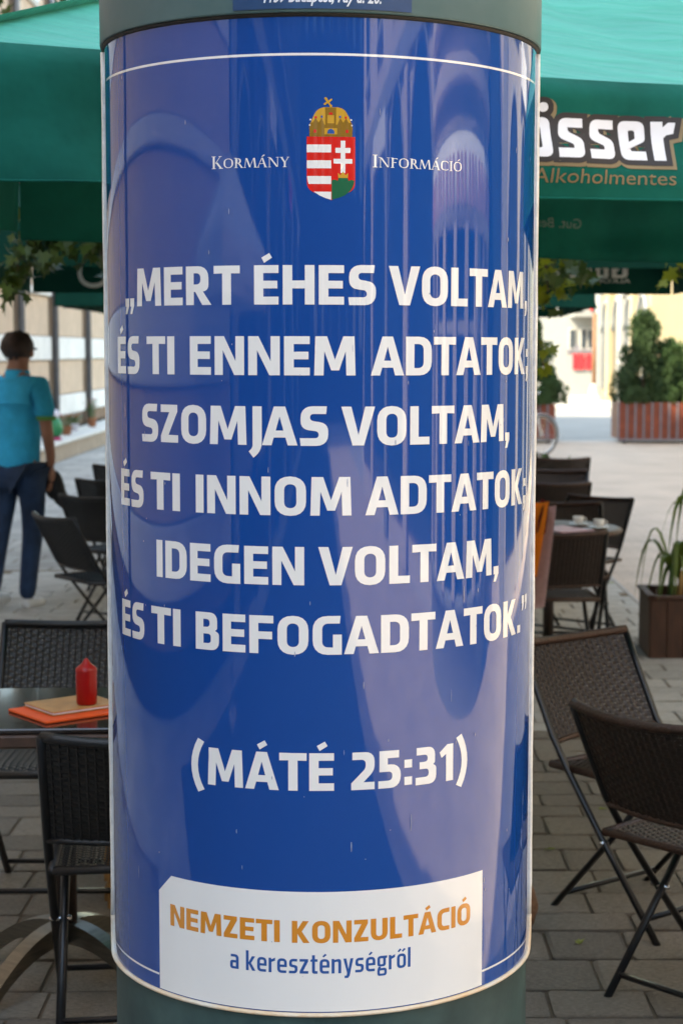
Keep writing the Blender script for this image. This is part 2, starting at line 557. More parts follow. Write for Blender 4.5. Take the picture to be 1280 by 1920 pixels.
# glyph: (width, [[outer, hole, hole...], ...]) with cap height 1
G = {
 'E': (.62, [[[(0, 0), (0, 1), (.62, 1), (.62, .8), (.235, .8), (.235, .605), (.59, .605), (.59, .41), (.235, .41), (.235, .2), (.62, .2), (.62, 0)]]]),
 'F': (.62, [[[(0, 0), (0, 1), (.62, 1), (.62, .8), (.235, .8), (.235, .58), (.59, .58), (.59, .38), (.235, .38), (.235, 0)]]]),
 'H': (.78, [[[(0, 0), (0, 1), (.235, 1), (.235, .61), (.545, .61), (.545, 1), (.78, 1), (.78, 0), (.545, 0), (.545, .41), (.235, .41), (.235, 0)]]]),
 'T': (.69, [[[(0, 1), (.69, 1), (.69, .797), (.463, .803), (.463, 0), (.228, 0), (.228, .803), (0, .797)]]]),
 'I': (.235, [[[(0, 0), (0, 1), (.235, 1), (.235, 0)]]]),
 'L': (.55, [[[(0, 0), (0, 1), (.235, 1), (.235, .2), (.55, .2), (.55, 0)]]]),
 'N': (.79, [[[(0, 0), (0, 1), (.26, 1), (.565, .36), (.565, 1), (.79, 1), (.79, 0), (.53, 0), (.225, .64), (.225, 0)]]]),
 'M': (1.0, [[[(0, 0), (.03, 1), (.31, 1), (.5, .40), (.70, 1), (.97, 1), (1, 0), (.775, 0), (.76, .62), (.6, .13), (.41, .13), (.245, .62), (.225, 0)]]]),
 'A': (.88, [[[(0, 0), (.3, 1), (.58, 1), (.88, 0), (.64, 0), (.585, .2), (.295, .2), (.24, 0)], [(.345, .38), (.44, .74), (.535, .38)]]]),
 'V': (.85, [[[(0, 1), (.25, 1), (.43, .27), (.6, 1), (.85, 1), (.57, 0), (.28, 0)]]]),
 'Z': (.61, [[[(0, 1), (.59, 1), (.59, .82), (.28, .2), (.61, .2), (.61, 0), (0, 0), (0, .18), (.31, .8), (0, .8)]]]),
 'K': (.75, [[[(0, 0), (0, 1), (.235, 1), (.235, .62), (.46, 1), (.72, 1), (.42, .52), (.75, 0), (.48, 0), (.235, .42), (.235, 0)]]]),
 'U': (.74, [[[(0, 1), (0, 0, .36), (.74, 0, .36), (.74, 1), (.505, 1), (.505, .19, .14), (.235, .19, .14), (.235, 1)]]]),
 'O': (.77, [[rr(0, -.01, .77, 1.01, .37), rr(.235, .19, .535, .81, .15)]]),
 'D': (.74, [[[(0, 0), (0, 1), (.74, 1, .36), (.74, 0, .36)], [(.235, .19), (.235, .81), (.5, .81, .15), (.5, .19, .15)]]]),
 'B': (.69, [[[(0, 0), (0, 1), (.64, 1, .27), (.64, .56, .12), (.57, .52, .03), (.69, .46, .12), (.69, 0, .3)],
              [(.235, .61), (.235, .82), (.42, .82, .09), (.42, .61, .09)], [(.235, .18), (.235, .43), (.455, .43, .09), (.455, .18, .09)]]]),
 'R': (.74, [[[(0, 0), (0, 1), (.66, 1, .30), (.66, .36, .22), (.50, .35), (.74, 0), (.48, 0), (.28, .34), (.235, .34), (.235, 0)],
              [(.235, .53), (.235, .82), (.43, .82, .12), (.43, .53, .12)]]]),
 'S': (.69, [[[(.66, 1.01), (.02, 1.01, .32), (.02, .42, .2), (.46, .36, .1), (.46, .19, .1), (0, .19), (.02, -.01), (.69, -.01, .32), (.69, .57, .2), (.25, .64, .1), (.25, .81, .1), (.64, .81)]]]),
 'C': (.64, [[[(.64, 1.01), (0, 1.01, .37), (0, -.01, .37), (.64, -.01), (.64, .18), (.235, .19, .15), (.235, .81, .15), (.64, .81)]]]),
 'G': (.72, [[[(.69, 1.01), (0, 1.01, .37), (0, -.01, .37), (.72, -.01), (.72, .52), (.5, .52), (.5, .18), (.235, .19, .14), (.235, .81, .15), (.67, .81)]]]),
 'J': (.335, [[[(.1, 1), (.335, 1), (.335, -.14, .2), (.12, -.33), (0, -.17), (.1, -.06, .06)]]]),
 '2': (.63, [[[(.03, 1), (.63, 1, .33), (.63, .5, .15), (.33, .2), (.63, .2), (.63, 0), (0, 0), (0, .18), (.39, .57, .08), (.39, .8, .13), (.03, .8)]]]),
 '5': (.63, [[[(.03, 1), (.58, 1), (.58, .8), (.26, .8), (.26, .63), (.63, .63, .28), (.63, 0, .3), (0, 0), (0, .2), (.39, .2, .12), (.39, .44, .1), (.03, .44)]]]),
 '3': (.64, [[[(.03, 1), (.6, 1, .28), (.6, .56, .14), (.54, .52, .02), (.64, .46, .12), (.64, 0, .3), (0, 0), (0, .2), (.4, .2, .1), (.4, .42, .09), (.12, .42), (.12, .61), (.37, .61, .09), (.37, .8, .1), (.03, .8)]]]),
 '1': (.46, [[[(0, .80), (.26, 1), (.46, 1), (.46, 0), (.22, 0), (.22, .74), (.07, .65)]]]),
 '.': (.225, [[SQ]]), ',': (.225, [[COMMA]]),
 ';': (.225, [[COMMA], [sh(SQ, 0, .48)]]),
 ':': (.225, [[sh(SQ, 0, .04)], [sh(SQ, 0, .5)]]),
 '„': (.52, [[COMMA], [sh(COMMA, .29, 0)]]),
 '”': (.52, [[sh(COMMA, 0, .8)], [sh(COMMA, .29, .8)]]),
 '(': (.41, paren()), ')': (.41, paren(True)),
 'a': (.47, [[[(.04, .73), (.47, .73, .2), (.47, 0), (0, 0, .14), (0, .43, .14), (.32, .43), (.32, .6, .07), (.04, .6)], [(.15, .12, .04), (.15, .31, .04), (.32, .31), (.32, .12)]]]),
 'k': (.50, [[[(0, 0), (0, 1), (.15, 1), (.15, .42), (.33, .73), (.5, .73), (.28, .38), (.52, 0), (.34, 0), (.15, .33), (.15, 0)]]]),
 'e': (.50, [[[(.47, 0), (0, 0, .22), (0, .73, .22), (.50, .73, .22), (.50, .3), (.15, .3), (.15, .13, .08), (.47, .13)], [(.15, .42), (.15, .6, .07), (.36, .6, .07), (.36, .42)]]]),
 'r': (.34, [[[(0, 0), (0, .73), (.12, .73), (.15, .66), (.34, .75), (.34, .6), (.15, .52), (.15, 0)]]]),
 's': (.44, [[[(.42, .73), (.01, .73, .2), (.01, .33, .12), (.30, .29, .06), (.30, .13, .06), (0, .13), (0, 0), (.44, 0, .2), (.44, .40, .12), (.15, .44, .06), (.15, .6, .06), (.42, .6)]]]),
 'z': (.44, [[[(0, .73), (.43, .73), (.43, .61), (.18, .13), (.44, .13), (.44, 0), (0, 0), (0, .12), (.25, .6), (0, .6)]]]),
 't': (.36, [[[(.08, .93), (.23, .93), (.23, .73), (.36, .73), (.36, .6), (.23, .6), (.23, .13, .05), (.36, .13), (.36, 0), (.08, 0, .12), (.08, .6), (0, .6), (0, .7), (.08, .73)]]]),
 'n': (.49, [[[(0, 0), (0, .73), (.12, .73), (.15, .68), (.49, .76, .2), (.49, 0), (.34, 0), (.34, .6, .08), (.15, .56), (.15, 0)]]]),
 'y': (.50, [[[(0, .73), (.15, .73), (.26, .2), (.36, .73), (.51, .73), (.32, -.15), (.24, -.25), (.06, -.25), (.06, -.13), (.16, -.13), (.19, 0)]]]),
 'g': (.50, [[[(0, .20, .14), (0, .73, .16), (.52, .73), (.52, .62), (.45, .6), (.45, .20, .14)], [(.14, .31, .05), (.14, .61, .05), (.31, .61, .05), (.31, .31, .05)]],
             [[(0, -.27, .13), (0, .1, .1), (.07, .19), (.2, .19), (.17, .12), (.5, .12, .14), (.5, -.27, .14)], [(.13, -.16, .04), (.13, .0, .04), (.37, .0, .04), (.37, -.16, .04)]]]),
 'o': (.50, [[rr(0, 0, .50, .73, .22), rr(.15, .13, .35, .6, .08)]]),
 'l': (.15, [[[(0, 0), (0, 1), (.15, 1), (.15, 0)]]]),
}
def acc(base, dx, dy, twice=False, w=None):
    w0, gl = G[base]
    extra = [[sh(ACUTE, dx, dy)]]
    if twice: extra = [[sh(ACUTE, dx-.13, dy)], [sh(ACUTE, dx+.12, dy)]]
    return (w0, gl+extra)
G['É'] = acc('E', .19, 1.06); G['Á'] = acc('A', .32, 1.06); G['Ó'] = acc('O', .27, 1.07)
LACC = [[(.14, .87), (.28, 1.0), (.36, .93), (.2, .81)]]
G['é'] = (G['e'][0], G['e'][1]+[LACC])
G['ő'] = (G['o'][0], G['o'][1]+[[sh(LACC[0], -.11, 0)]]+[[sh(LACC[0], .12, 0)]])

def layout(text, gap=.105, glyphs=G):
    x = 0
    out = []
    for ch in text:
        if ch == ' ':
            x += .22; continue
        w, parts = glyphs[ch]
        kern = {'A': -.05, 'Á': -.05, 'V': -.05, 'T': -.04, 'J': -.05, ',': -.02}.get(ch, 0)
        x += kern
        for pt in parts:
            out.append([[Vector((q.x+x, q.y)) for q in fillet(c)] for c in pt])
        x += w+gap+kern
    return out, x-gap

def polys_to_bm(polys, fx, fy, step=.01, z=0.):
    """polys: list of [outer, holes..]; fx, fy map glyph units to metres; cut into strips so it can be bent"""
    bm = bmesh.new()
    for pt in polys:
        loops = []
        for c in pt:
            c2 = []
            for q in c:
                if not c2 or (q-c2[-1]).length > 1e-5: c2.append(q)
            loops.append([Vector((fx(q), fy(q), 0)) for q in c2])
        tris = geometry.tessellate_polygon(loops)
        flat = [v for l in loops for v in l]
        vs = [bm.verts.new((v.x, v.y, z)) for v in flat]
        for t in tris:
            try: bm.faces.new([vs[i] for i in t])
            except ValueError: pass
    bmesh.ops.recalc_face_normals(bm, faces=bm.faces)
    for f in bm.faces:
        if f.normal.z < 0: f.normal_flip()
    if step: slice_bm(bm, step)
    return bm

def slice_bm(bm, step, axis=0):
    xs = [v.co[axis] for v in bm.verts]
    if not xs: return
    a = math.ceil(min(xs)/step)
    n = Vector((1, 0, 0)) if axis == 0 else Vector((0, 1, 0))
    while a*step < max(xs):
        bmesh.ops.bisect_plane(bm, geom=bm.verts[:]+bm.edges[:]+bm.faces[:], dist=1e-6, plane_co=n*(a*step), plane_no=n)
        a += 1

# ------------------------------------------------------------------ advertising column
AX = Vector((-.0724, 3.167, 0))
R0 = .38
def bend(bm, r):
    """flat (u, z) -> the column's mantle at radius r"""
    for v in bm.verts:
        u, z, e = v.co
        a = u/R0
        v.co = Vector(((r+e)*sin(a), -(r+e)*cos(a), z))
    return bm

def mantle(name, bm, m, parent, r):
    bend(bm, r)
    for f in bm.faces:
        c = f.calc_center_median()
        f.normal_update()
        if f.normal.dot(Vector((c.x, c.y, 0))) < 0: f.normal_flip()
    o = link(name, bm, m, parent, smooth=True)
    me = o.data
    me.normals_split_custom_set_from_vertices([Vector((v.co.x, v.co.y, 0)).normalized() for v in me.vertices])
    return o

column = thing('advertising_column', AX, 'round blue advertising column with a Hungarian poster, grey-green cap and base', 'advertising column')
link('base', lathe([(.0, -.0), (.47, 0), (.47, .10), (.455, .12), (.392, .13), (.378, .16), (.3765, .54), (.3765, .5605)], 128, bm=None), 'base_paint', column, True)
link('shaft', lathe([(.3755, .55), (.3755, 2.18)], 128), 'base_paint', column, True)
cap = link('cap_ring', lathe([(.374, 2.170), (.3862, 2.1685), (.3872, 2.172), (.3875, 2.34), (.3875, 2.62), (.43, 2.66), (.43, 2.70), (.32, 2.84), (.12, 2.93), (0, 2.95)], 128), 'col_paint', column)
for p in cap.data.polygons: p.use_smooth = abs(p.normal.z) < .3
link('seam', lathe([(.3805, 2.163), (.3830, 2.1645), (.3840, 2.1680)], 128), 'seam', column, True)
# bottom trim with rounded corners that run up both sides as edge strips
AM = radians(83)
path = []
zt, zb, rc = 2.162, .5610, .045
def pa(u, z, r=.3815): return Vector((r*sin(u/R0), -r*cos(u/R0), z))
ue = AM*R0
for i in range(61): path.append((-ue+rc+(2*ue-2*rc)*i/60, zb))
rcz = .06
left = [(-ue+rc-rc*sin(t*pi/2/8), zb+rcz-rcz*cos(t*pi/2/8)) for t in range(1, 9)]
right = [(-u, z) for u, z in left]
lo = bmesh.new(); tube(lo, [pa(u, z) for u, z in left[::-1]+path+right], .0032, 8, flat=1.5)
link('bottom_trim', lo, 'trim', column, True)
for s in (-1, 1):
    st = bmesh.new()
    pts = [pa(s*ue, zb+.06+i*(zt-zb-.06)/24, .3812+random.uniform(-.0006, .0006)) for i in range(25)]
    tube(st, pts, .0036, 8, flat=1.3)
    link('edge_strip', st, 'strip', column, True)
# poster sheet
UC = .007
bm = bmesh.new()
nu, nz = 240, 2
quads(bm, [[(-ue+.001+(2*ue-.002)*i/nu, .5645+(2.166-.5645)*j/nz, 0) for i in range(nu+1)] for j in range(nz+1)])
poster = mantle('poster', bm, 'blue', column, R0)

def line_mesh(name, rects, m, r=R0+.0003):
    bm = bmesh.new()
    for (u0, z0, u1, z1) in rects:
        n = max(1, int(abs(u1-u0)/.008))
        quads(bm, [[(u0+(u1-u0)*i/n, z0, 0), ] for i in range(0)] or [[(u0+(u1-u0)*i/n, zz, 0) for i in range(n+1)] for zz in (z0, z1)])
    return mantle(name, bm, m, poster, r)

EY = 1.645
zl0, zl1 = EY+.4587, EY+.4625
line_mesh('border_line', [(-.492, zl0, .503, zl1)], 'white_print')
line_mesh('border_line', [(-.492, EY-1.0565, -.2995, EY-1.0530)], 'white_print')
line_mesh('border_line', [(.3125, EY-1.0565, .503, EY-1.0530)], 'white_print')
# white panel with a cut corner
P = [[Vector((-.2983, EY-1.079)), Vector((-.2983, EY-.9085)), Vector((-.267, EY-.8778)), Vector((.3118, EY-.8778)), Vector((.3118, EY-1.079))]]
mantle('print_panel', polys_to_bm([P], lambda q: q.x, lambda q: q.y, .008), 'white_print', poster, R0+.0003)

def text_line(text, u0, u1, base, cap_h, m='white_print', r=R0+.0006, name='lettering'):
    polys, w = layout(text)
    k = (u1-u0)/w
    bm = polys_to_bm(polys, lambda q: u0+q.x*k, lambda q: EY+base+q.y*cap_h, .008)
    return bm

def lettering(words, m='white_print', r=R0+.0006):
    me = bmesh.new()
    tmp = bpy.data.meshes.new('tmp')
    for w in words:
        b = text_line(*w)
        b.to_mesh(tmp); b.free()
        me.from_mesh(tmp)
    bpy.data.meshes.remove(tmp)
    return mantle('lettering', me, m, poster, r)

CH = .0618
lettering([('„', -.3865, -.3545, .0728, CH), ('MERT', -.3455, -.1259, .0728, CH), ('ÉHES', -.0993, .0952, .0728, CH), ('VOLTAM', .1196, .437, .0728, CH), (',', .4460, .4570, .0728, CH)])
lettering([('ÉS', -.4251, -.3395, -.0388, CH), ('TI', -.3152, -.249, -.0388, CH), ('ENNEM', -.2162, .0626, -.0388, CH), ('ADTATOK;', .0904, .468, -.0388, CH)])
lettering([('SZOMJAS', -.3342, .019, -.1500, CH), ('VOLTAM,', .043, .3811, -.1500, CH)])
lettering([('ÉS', -.4149, -.331, -.2620, CH), ('TI', -.3074, -.2394, -.2620, CH), ('INNOM', -.2065, .0562, -.2620, CH), ('ADTATOK;', .0818, .4605, -.2620, CH)])
lettering([('IDEGEN', -.2963, -.0194, -.3742, CH), ('VOLTAM,', .0063, .3486, -.3742, CH)])
lettering([('ÉS', -.4171, -.3329, -.4862, CH), ('TI', -.3091, -.2403, -.4862, CH), ('BEFOGADTATOK.”', -.2085, .4775, -.4862, CH)])
lettering([('(MÁTÉ', -.2196, .0282, -.7098, .0620), ('25:31)', .0561, .2711, -.7098, .0620)])
lettering([('NEMZETI', -.2696, -.0604, -.9630, .0367), ('KONZULTÁCIÓ', -.0406, .2809, -.9630, .0367)], 'orange_print')
lettering([('a', -.1467, -.1312, -1.0145, .0335), ('kereszténységről', -.1184, .1583, -1.0145, .0335)], 'bluetext')

# small-cap serif lettering: stems, hairlines and serifs as abutting pieces
def serif_word(chars, u0, u1, base, big, small):
    W = .15; h = .055
    def stem(x, y0=0, y1=1, w=W): return [(x, y0), (x, y1), (x+w, y1), (x+w, y0)]
    def ser(x, y, w=.34): return [(x, y), (x, y+.05), (x+w, y+.05), (x+w, y)]
    def dg(x0, y0, x1, y1, w): return [(x0, y0), (x1, y1), (x1+w, y1), (x0+w, y0)]
    ring = [rr(0, -.02, .92, 1.02, .46), rr(.15, .05, .77, .95, .34)]
    S = {
     'I': (.34, [[stem(.1)], [ser(0, -.05)], [ser(0, 1)]]),
     'N': (.95, [[stem(.08, w=h)], [stem(.82, w=h)], [dg(.72, 0, .09, 1, .16)], [ser(0, -.05, .24)], [ser(.7, 1, .26)], [ser(-.04, 1, .2)]]),
     'M': (1.1, [[dg(.04, 0, .14, 1, h)], [dg(.46, 0, .14, 1, .15)], [dg(.5, 0, .86, 1, h)], [dg(.96, 0, .86, 1, .15)], [ser(-.04, -.05, .22)], [ser(.92, -.05, .3)]]),
     'A': (.86, [[dg(0.04, 0, .38, 1, h)], [dg(.66, 0, .36, 1, .16)], [[(.2, .33), (.2, .39), (.6, .39), (.6, .33)]], [ser(-.06, -.05, .26)], [ser(.6, -.05, .3)]]),
     'Y': (.8, [[stem(.33, 0, .48)], [dg(.33, .46, .04, 1, .16)], [dg(.40, .46, .68, 1, h)], [ser(.23, -.05)], [ser(-.04, 1, .3)], [ser(.58, 1, .24)]]),
     'O': (.92, [ring]),
     'C': (.80, [[[(.78, .86), (.70, 1.02, .1), (0, 1.02, .42), (0, -.02, .42), (.70, -.02, .1), (.80, .12), (.74, .14), (.66, .05, .1), (.16, .05, .34), (.16, .95, .34), (.66, .95, .1), (.72, .78), (.78, .78)]]]),
     'F': (.62, [[stem(.08)], [[(.235, .92), (.235, 1), (.6, 1), (.6, .8), (.56, .92)]], [[(.235, .5), (.235, .56), (.5, .56), (.5, .5)]], [ser(-.02, -.05)], [ser(-.02, 1, .25)]]),
     'R': (.80, [[stem(.08)], [[(.235, .44), (.235, 1), (.62, 1, .26), (.62, .44, .26)], [(.3, .5), (.3, .94), (.47, .94, .16), (.47, .5, .16)]], [dg(.62, 0, .34, .44, .17)], [ser(-.02, -.05)], [ser(-.02, 1, .25)], [ser(.60, -.05, .26)]]),
     'K': (.82, [[stem(.08)], [dg(.26, .42, .64, 1, h)], [dg(.64, 0, .30, .5, .17)], [ser(-.02, -.05)], [ser(-.02, 1)], [ser(.56, 1, .24)], [ser(.58, -.05, .32)]]),
    }
    x = 0; items = []
    for i, ch in enumerate(chars):
        b = {'Á': 'A', 'Ó': 'O'}.get(ch, ch)
        w, parts = S[b]
        sc = 1.0 if i == 0 else small/big
        parts = list(parts)
        if ch in 'ÁÓ': parts.append([[(w*.45, 1.12), (w*.45+.2, 1.34), (w*.45+.32, 1.28), (w*.45+.06, 1.1)]])
        for j, pt in enumerate(parts):
            items.append(([[Vector((q.x*sc+x, q.y*sc)) for q in fillet(c)] for c in pt], j))
        x += (w+.13)*sc
    tot = x-.13*small/big
    k = (u1-u0)/tot
    bm = bmesh.new()
    tmp = bpy.data.meshes.new('tmp')
    for pt, j in items:
        b = polys_to_bm([pt], lambda q: u0+q.x*k, lambda q: EY+base+q.y*big, 0, z=j*.00004)
        b.to_mesh(tmp); b.free(); bm.from_mesh(tmp)
    bpy.data.meshes.remove(tmp)
    return mantle('lettering', bm, 'white_print', poster, R0+.0006)
serif_word('KORMÁNY', -.1713, -.0419, .2878, .0178, .0142)
serif_word('INFORMÁCIÓ', .0897, .2498, .2890, .0178, .0142)

rs = random.Random(12)
bm = bmesh.new()
for i in range(70):
    u = rs.uniform(-.5, .5); z = rs.uniform(.62, 2.12)
    w_ = rs.uniform(.0004, .0012); h_ = rs.uniform(.0008, .006)*(1 if rs.random() < .7 else 3)
    n_ = 6
    c = [bm.verts.new((u+w_*cos(k_*2*pi/n_)*rs.uniform(.6, 1.2), z+h_*sin(k_*2*pi/n_)*rs.uniform(.6, 1.2), 0)) for k_ in range(n_)]
    bm.faces.new(c)
tag(mantle('scuff_marks', bm, 'scuff', poster, R0+.0014), kind='stuff')
# coat of arms, drawn from (x, y) measured over its own 1280-unit high drawing
def EM(p): return Vector((.0238+(p[0]-645)/725*.0762, EY+.334-(p[1]-770)/950*.0982))
def emb(name, polys, m, lev):
    pp = [[[Vector(q) if not isinstance(q, Vector) else q for q in fillet(c)] for c in pt] for pt in polys]
    return mantle(name, polys_to_bm([[[EM(q) for q in c] for c in pt] for pt in pp], lambda q: q.x, lambda q: q.y, .01), m, poster, R0+.0004+lev*.00012)
shield = [(280, 770), (1005, 770), (1005, 1380, 260), (1000, 1560, 200), (645, 1720), (290, 1560, 200), (280, 1380, 260)]
emb('crest_shield', [[shield]], 'red_print', 0)
emb('crest_stripe', [[[(282, 888), (645, 888), (645, 1005), (282, 1005)]], [[(284, 1124), (645, 1124), (645, 1243), (284, 1243)]],
                     [[(287, 1360), (645, 1360), (645, 1478), (312, 1478), (296, 1430)]], [[(385, 1594), (645, 1594), (645, 1712), (560, 1690), (470, 1650)]]], 'white_print', 1)
emb('crest_hill', [[[(652, 1712), (652, 1425), (690, 1408, 20), (745, 1425), (752, 1385), (893, 1385), (905, 1430), (945, 1408, 20), (993, 1425), (985, 1480), (940, 1570), (850, 1645), (760, 1685)]]], 'green_print', 1)
emb('crest_cross', [[[(787, 828), (857, 828), (855, 935), (932, 935), (932, 1010), (855, 1010), (855, 1100), (962, 1100), (962, 1170), (855, 1170), (855, 1310), (787, 1310), (787, 1170), (680, 1170), (680, 1100), (787, 1100), (787, 1010), (708, 1010), (708, 935), (787, 935)]]], 'white_print', 2)
emb('crest_crown', [[[(752, 1385), (745, 1310), (785, 1345), (822, 1285), (860, 1345), (900, 1310), (893, 1385)]]], 'gold_print', 3)
emb('crown', [[[(325, 768), (320, 640), (345, 560), (375, 470, 60), (450, 350, 80), (550, 330), (730, 330), (840, 350, 80), (910, 470, 60), (945, 560), (965, 640), (960, 768)]]], 'gold_print', 1)
emb('crown_ornament', [[[(322, 612), (332, 560), (370, 560), (415, 495), (460, 560), (505, 490), (545, 590), (735, 590), (780, 490), (825, 560), (865, 495), (910, 560), (950, 560), (962, 612), (962, 642), (322, 642)]],
                       [[(558, 335), (720, 335), (715, 590), (560, 590)], [(590, 450), (590, 570), (690, 570), (690, 450)]],
                       [[(322, 735), (960, 735), (960, 766), (322, 766)]],
                       [[(322, 642), (545, 642), (545, 735), (322, 735)], [(385, 665), (385, 712), (430, 712), (430, 665)]],
                       [[(735, 642), (962, 642), (962, 735), (735, 735)], [(860, 665), (860, 712), (905, 712), (905, 665)]]], 'darkgold_print', 2)
emb('crown_gem', [[rr(385, 665, 425, 712, 8)], [rr(862, 665, 903, 712, 8)], [rr(610, 408, 668, 445, 15)], [rr(400, 465, 436, 500, 14)], [rr(848, 465, 880, 500, 14)]], 'red_print', 3)
emb('crown_gem', [[[(588, 725), (592, 672, 30), (640, 648, 30), (690, 672, 30), (694, 725)]], [rr(490, 455, 520, 492, 14)], [rr(762, 455, 792, 492, 14)]], 'bluetext', 3)
emb('crown_gem', [[rr(325, 505, 350, 530, 12)], [rr(315, 585, 338, 610, 12)], [rr(930, 505, 957, 530, 12)], [rr(945, 587, 965, 612, 12)]], 'white_print', 3)
emb('crown_cross', [[[(540, 195), (565, 180), (585, 195), (603, 235), (640, 205), (662, 205), (660, 225), (618, 258), (640, 290), (662, 300), (655, 332), (630, 332), (618, 300), (592, 268), (562, 297), (540, 298), (532, 280), (575, 250), (552, 215)]]], 'gold_print', 1)

# blue address plaque on the cap, with its lettering
def font_bm(text, size, shear=0., bold=0., xs=1., flip=False, align='LEFT'):
    cu = bpy.data.curves.new('txt', 'FONT')
    cu.body = text; cu.size = size; cu.shear = shear; cu.offset = bold; cu.align_x = align
    cu.resolution_u = 3
    o = bpy.data.objects.new('txt', cu)
    COL.objects.link(o)
    dg = bpy.context.evaluated_depsgraph_get()
    me = bpy.data.meshes.new_from_object(o.evaluated_get(dg))
    bpy.data.objects.remove(o); bpy.data.curves.remove(cu)
    bm = bmesh.new(); bm.from_mesh(me); bpy.data.meshes.remove(me)
    for v in bm.verts:
        v.co.x *= xs*(-1 if flip else 1)
    return bm
def bm_fit(bm, u0, u1, z0, h=None):
    xs = [v.co.x for v in bm.verts]; a, b = min(xs), max(xs)
    k = (u1-u0)/(b-a)
    for v in bm.verts:
        v.co.x = u0+(v.co.x-a)*k; v.co.y = z0+v.co.y
    return bm
bm = bmesh.new()
quads(bm, [[(-.129+.279*i/30, z, 0) for i in range(31)] for z in (2.1735, 2.30)])
plq = mantle('address_plaque', bm, 'plaque', column, .3892)
bm = font_bm('1139 Budapest, Fáy u. 20.', .026, shear=.3, bold=.0006)
bm_fit(bm, -.0797, .1005, 2.1838)
slice_bm(bm, .01)
mantle('lettering', bm, 'plaque_text', plq, .3896)

# ------------------------------------------------------------------ chairs
CW = .22
def post_pt(s, t):
    """the long bent tube: back top -> pivot -> front foot"""
    pts = [(-.30, .775), (-.235, .65), (-.165, .52), (-.10, .43), (.03, .27), (.26, .0)]
    return [Vector((s*CW, a, b)) for a, b in pts]
def back_y(z):
    a = [(-.30, .80), (-.235, .66), (-.165, .52)]
    if z > .65: return -.235+(z-.65)/(.125)*(-.065)
    return -.165+(z-.52)/.13*(-.07)

def weave(fn, nu_, nv, amp=.0026, gap=1.0):
    """horizontal strands going over and under upright stakes; fn(u, v) -> (point, normal)"""
    bm = bmesh.new()
    for j in range(nv):
        rows = []
        for e in (-.5*gap, 0, .5*gap):
            row = []
            for i in range(nu_*2+1):
                u = i/(nu_*2)
                v = min(1, max(0, (j+.5+e)/nv))
                p, n = fn(u, v)
                ph = 0 if i % 2 else (1 if ((i//2)+j) % 2 else -1)
                row.append(p+n*(amp*ph+(.0012 if e == 0 else 0)))
            rows.append(row)
        quads(bm, rows)
    # stakes and a thin dark core behind
    for i in range(nu_+1):
        pts = [fn(min(1, max(0, i/nu_)), v/6)[0] for v in range(7)]
        tube(bm, pts, .0032, 4, cap=False)
    return bm

def back_fn(u, v):
    x = (u-.5)*2*CW
    z = .50+v*(.765-.50)
    b = (1-(2*u-1)**2)
    return Vector((x, back_y(z)-.045*b, z-.012*b*v)), Vector((0, -.94, .34))
def seat_fn(u, v):
    x = (u-.5)*2*(CW-.005)
    y_ = -.17+v*.40
    dz = -.02*max(0, (v-.85)/.15)**2
    return Vector((x, y_, .435+dz-.006*(1-(2*u-1)**2))), Vector((0, 0, 1))

def make_chair(wm, rm, name='folding_chair'):
    t = thing(name, (0, 0, 0), 'x', 'chair')
    for s in (-1, 1):
        link('side_post', tubebm(post_pt(s, 0), .0115, 8, flat=.75), 'tube', t, True)
        link('rear_leg', tubebm([(s*(CW-.022), .20, .425), (s*(CW-.022), .06, .26), (s*(CW-.022), -.18, 0)], .0115, 8, flat=.75), 'tube', t, True)
        link('pivot_bolt', tubebm([(s*(CW-.04), .048, .247), (s*(CW+.014), .048, .247)], .007, 8), 'chrome', t, True)
    link('front_crossbar', tubebm([(-CW, .205, .065), (CW, .205, .065)], .008, 6), 'tube', t, True)
    link('rear_crossbar', tubebm([(-CW+.02, -.13, .055), (CW-.02, -.13, .055)], .008, 6), 'tube', t, True)
    link('top_rail', tubebm([back_fn(i/12, 1)[0]+Vector((0, 0, .010)) for i in range(13)], .0125, 8), rm, t, True)
    link('lower_rail', tubebm([back_fn(i/12, 0)[0] for i in range(13)], .008, 6), rm, t, True)
    o = link('back_panel', weave(back_fn, 22, 27), wm, t); tag(o, kind='stuff')
    o = link('seat_panel', weave(seat_fn, 22, 40), wm, t); tag(o, kind='stuff')
    for s in (-1, 1):
        link('seat_rail', tubebm([(s*(CW-.012), -.18, .432), (s*(CW-.012), .16, .432), (s*(CW-.012), .235, .415)], .012, 8), rm, t, True)
    link('seat_edge', tubebm([(-CW+.012, .235, .415), (CW-.012, .235, .415)], .012, 8), rm, t, True)
    link('seat_edge', tubebm([(-CW+.012, -.175, .432), (CW-.012, -.175, .432)], .011, 8), rm, t, True)
    return t
brown = make_chair('wicker_brown', 'rail_brown')
black = make_chair('wicker_black', 'wicker_black')
used = set()
def chair(src, x, y, facing, label, group, tilt=0):
    """facing: heading of the sitter in degrees, 90 = +Y, 0 = +X"""
    if src in used: o = copy_tree(src)
    else:
        o = src; used.add(src)
    o.location = (x, y, FLOOR)
    o.rotation_euler = (0, 0, radians(facing-90))
    return tag(o, label, 'chair', group)
def chair_by_top(src, tx, ty, facing, label, group):
    f = radians(facing)
    return chair(src, tx+cos(f)*.32, ty+sin(f)*.32, facing, label, group)
GL, GR = 'black wicker chairs left of the column', 'brown wicker chairs right of the column'
chair(black, -.525, 4.17, 96, 'nearest black wicker folding chair, seen from behind, tucked under the table with the red bottle', GL)
chair(black, -.905, 5.20, -90, 'black wicker chair facing us across the table with the red bottle', GL)
chair_by_top(black, -1.615, 9.06, 38, 'dark folding chair turned sideways just behind the walking person, seat in view', GL)
chair_by_top(black, -1.62, 10.3, 60, 'dark chair seen as a wide backrest behind the sideways folding chair', GL)
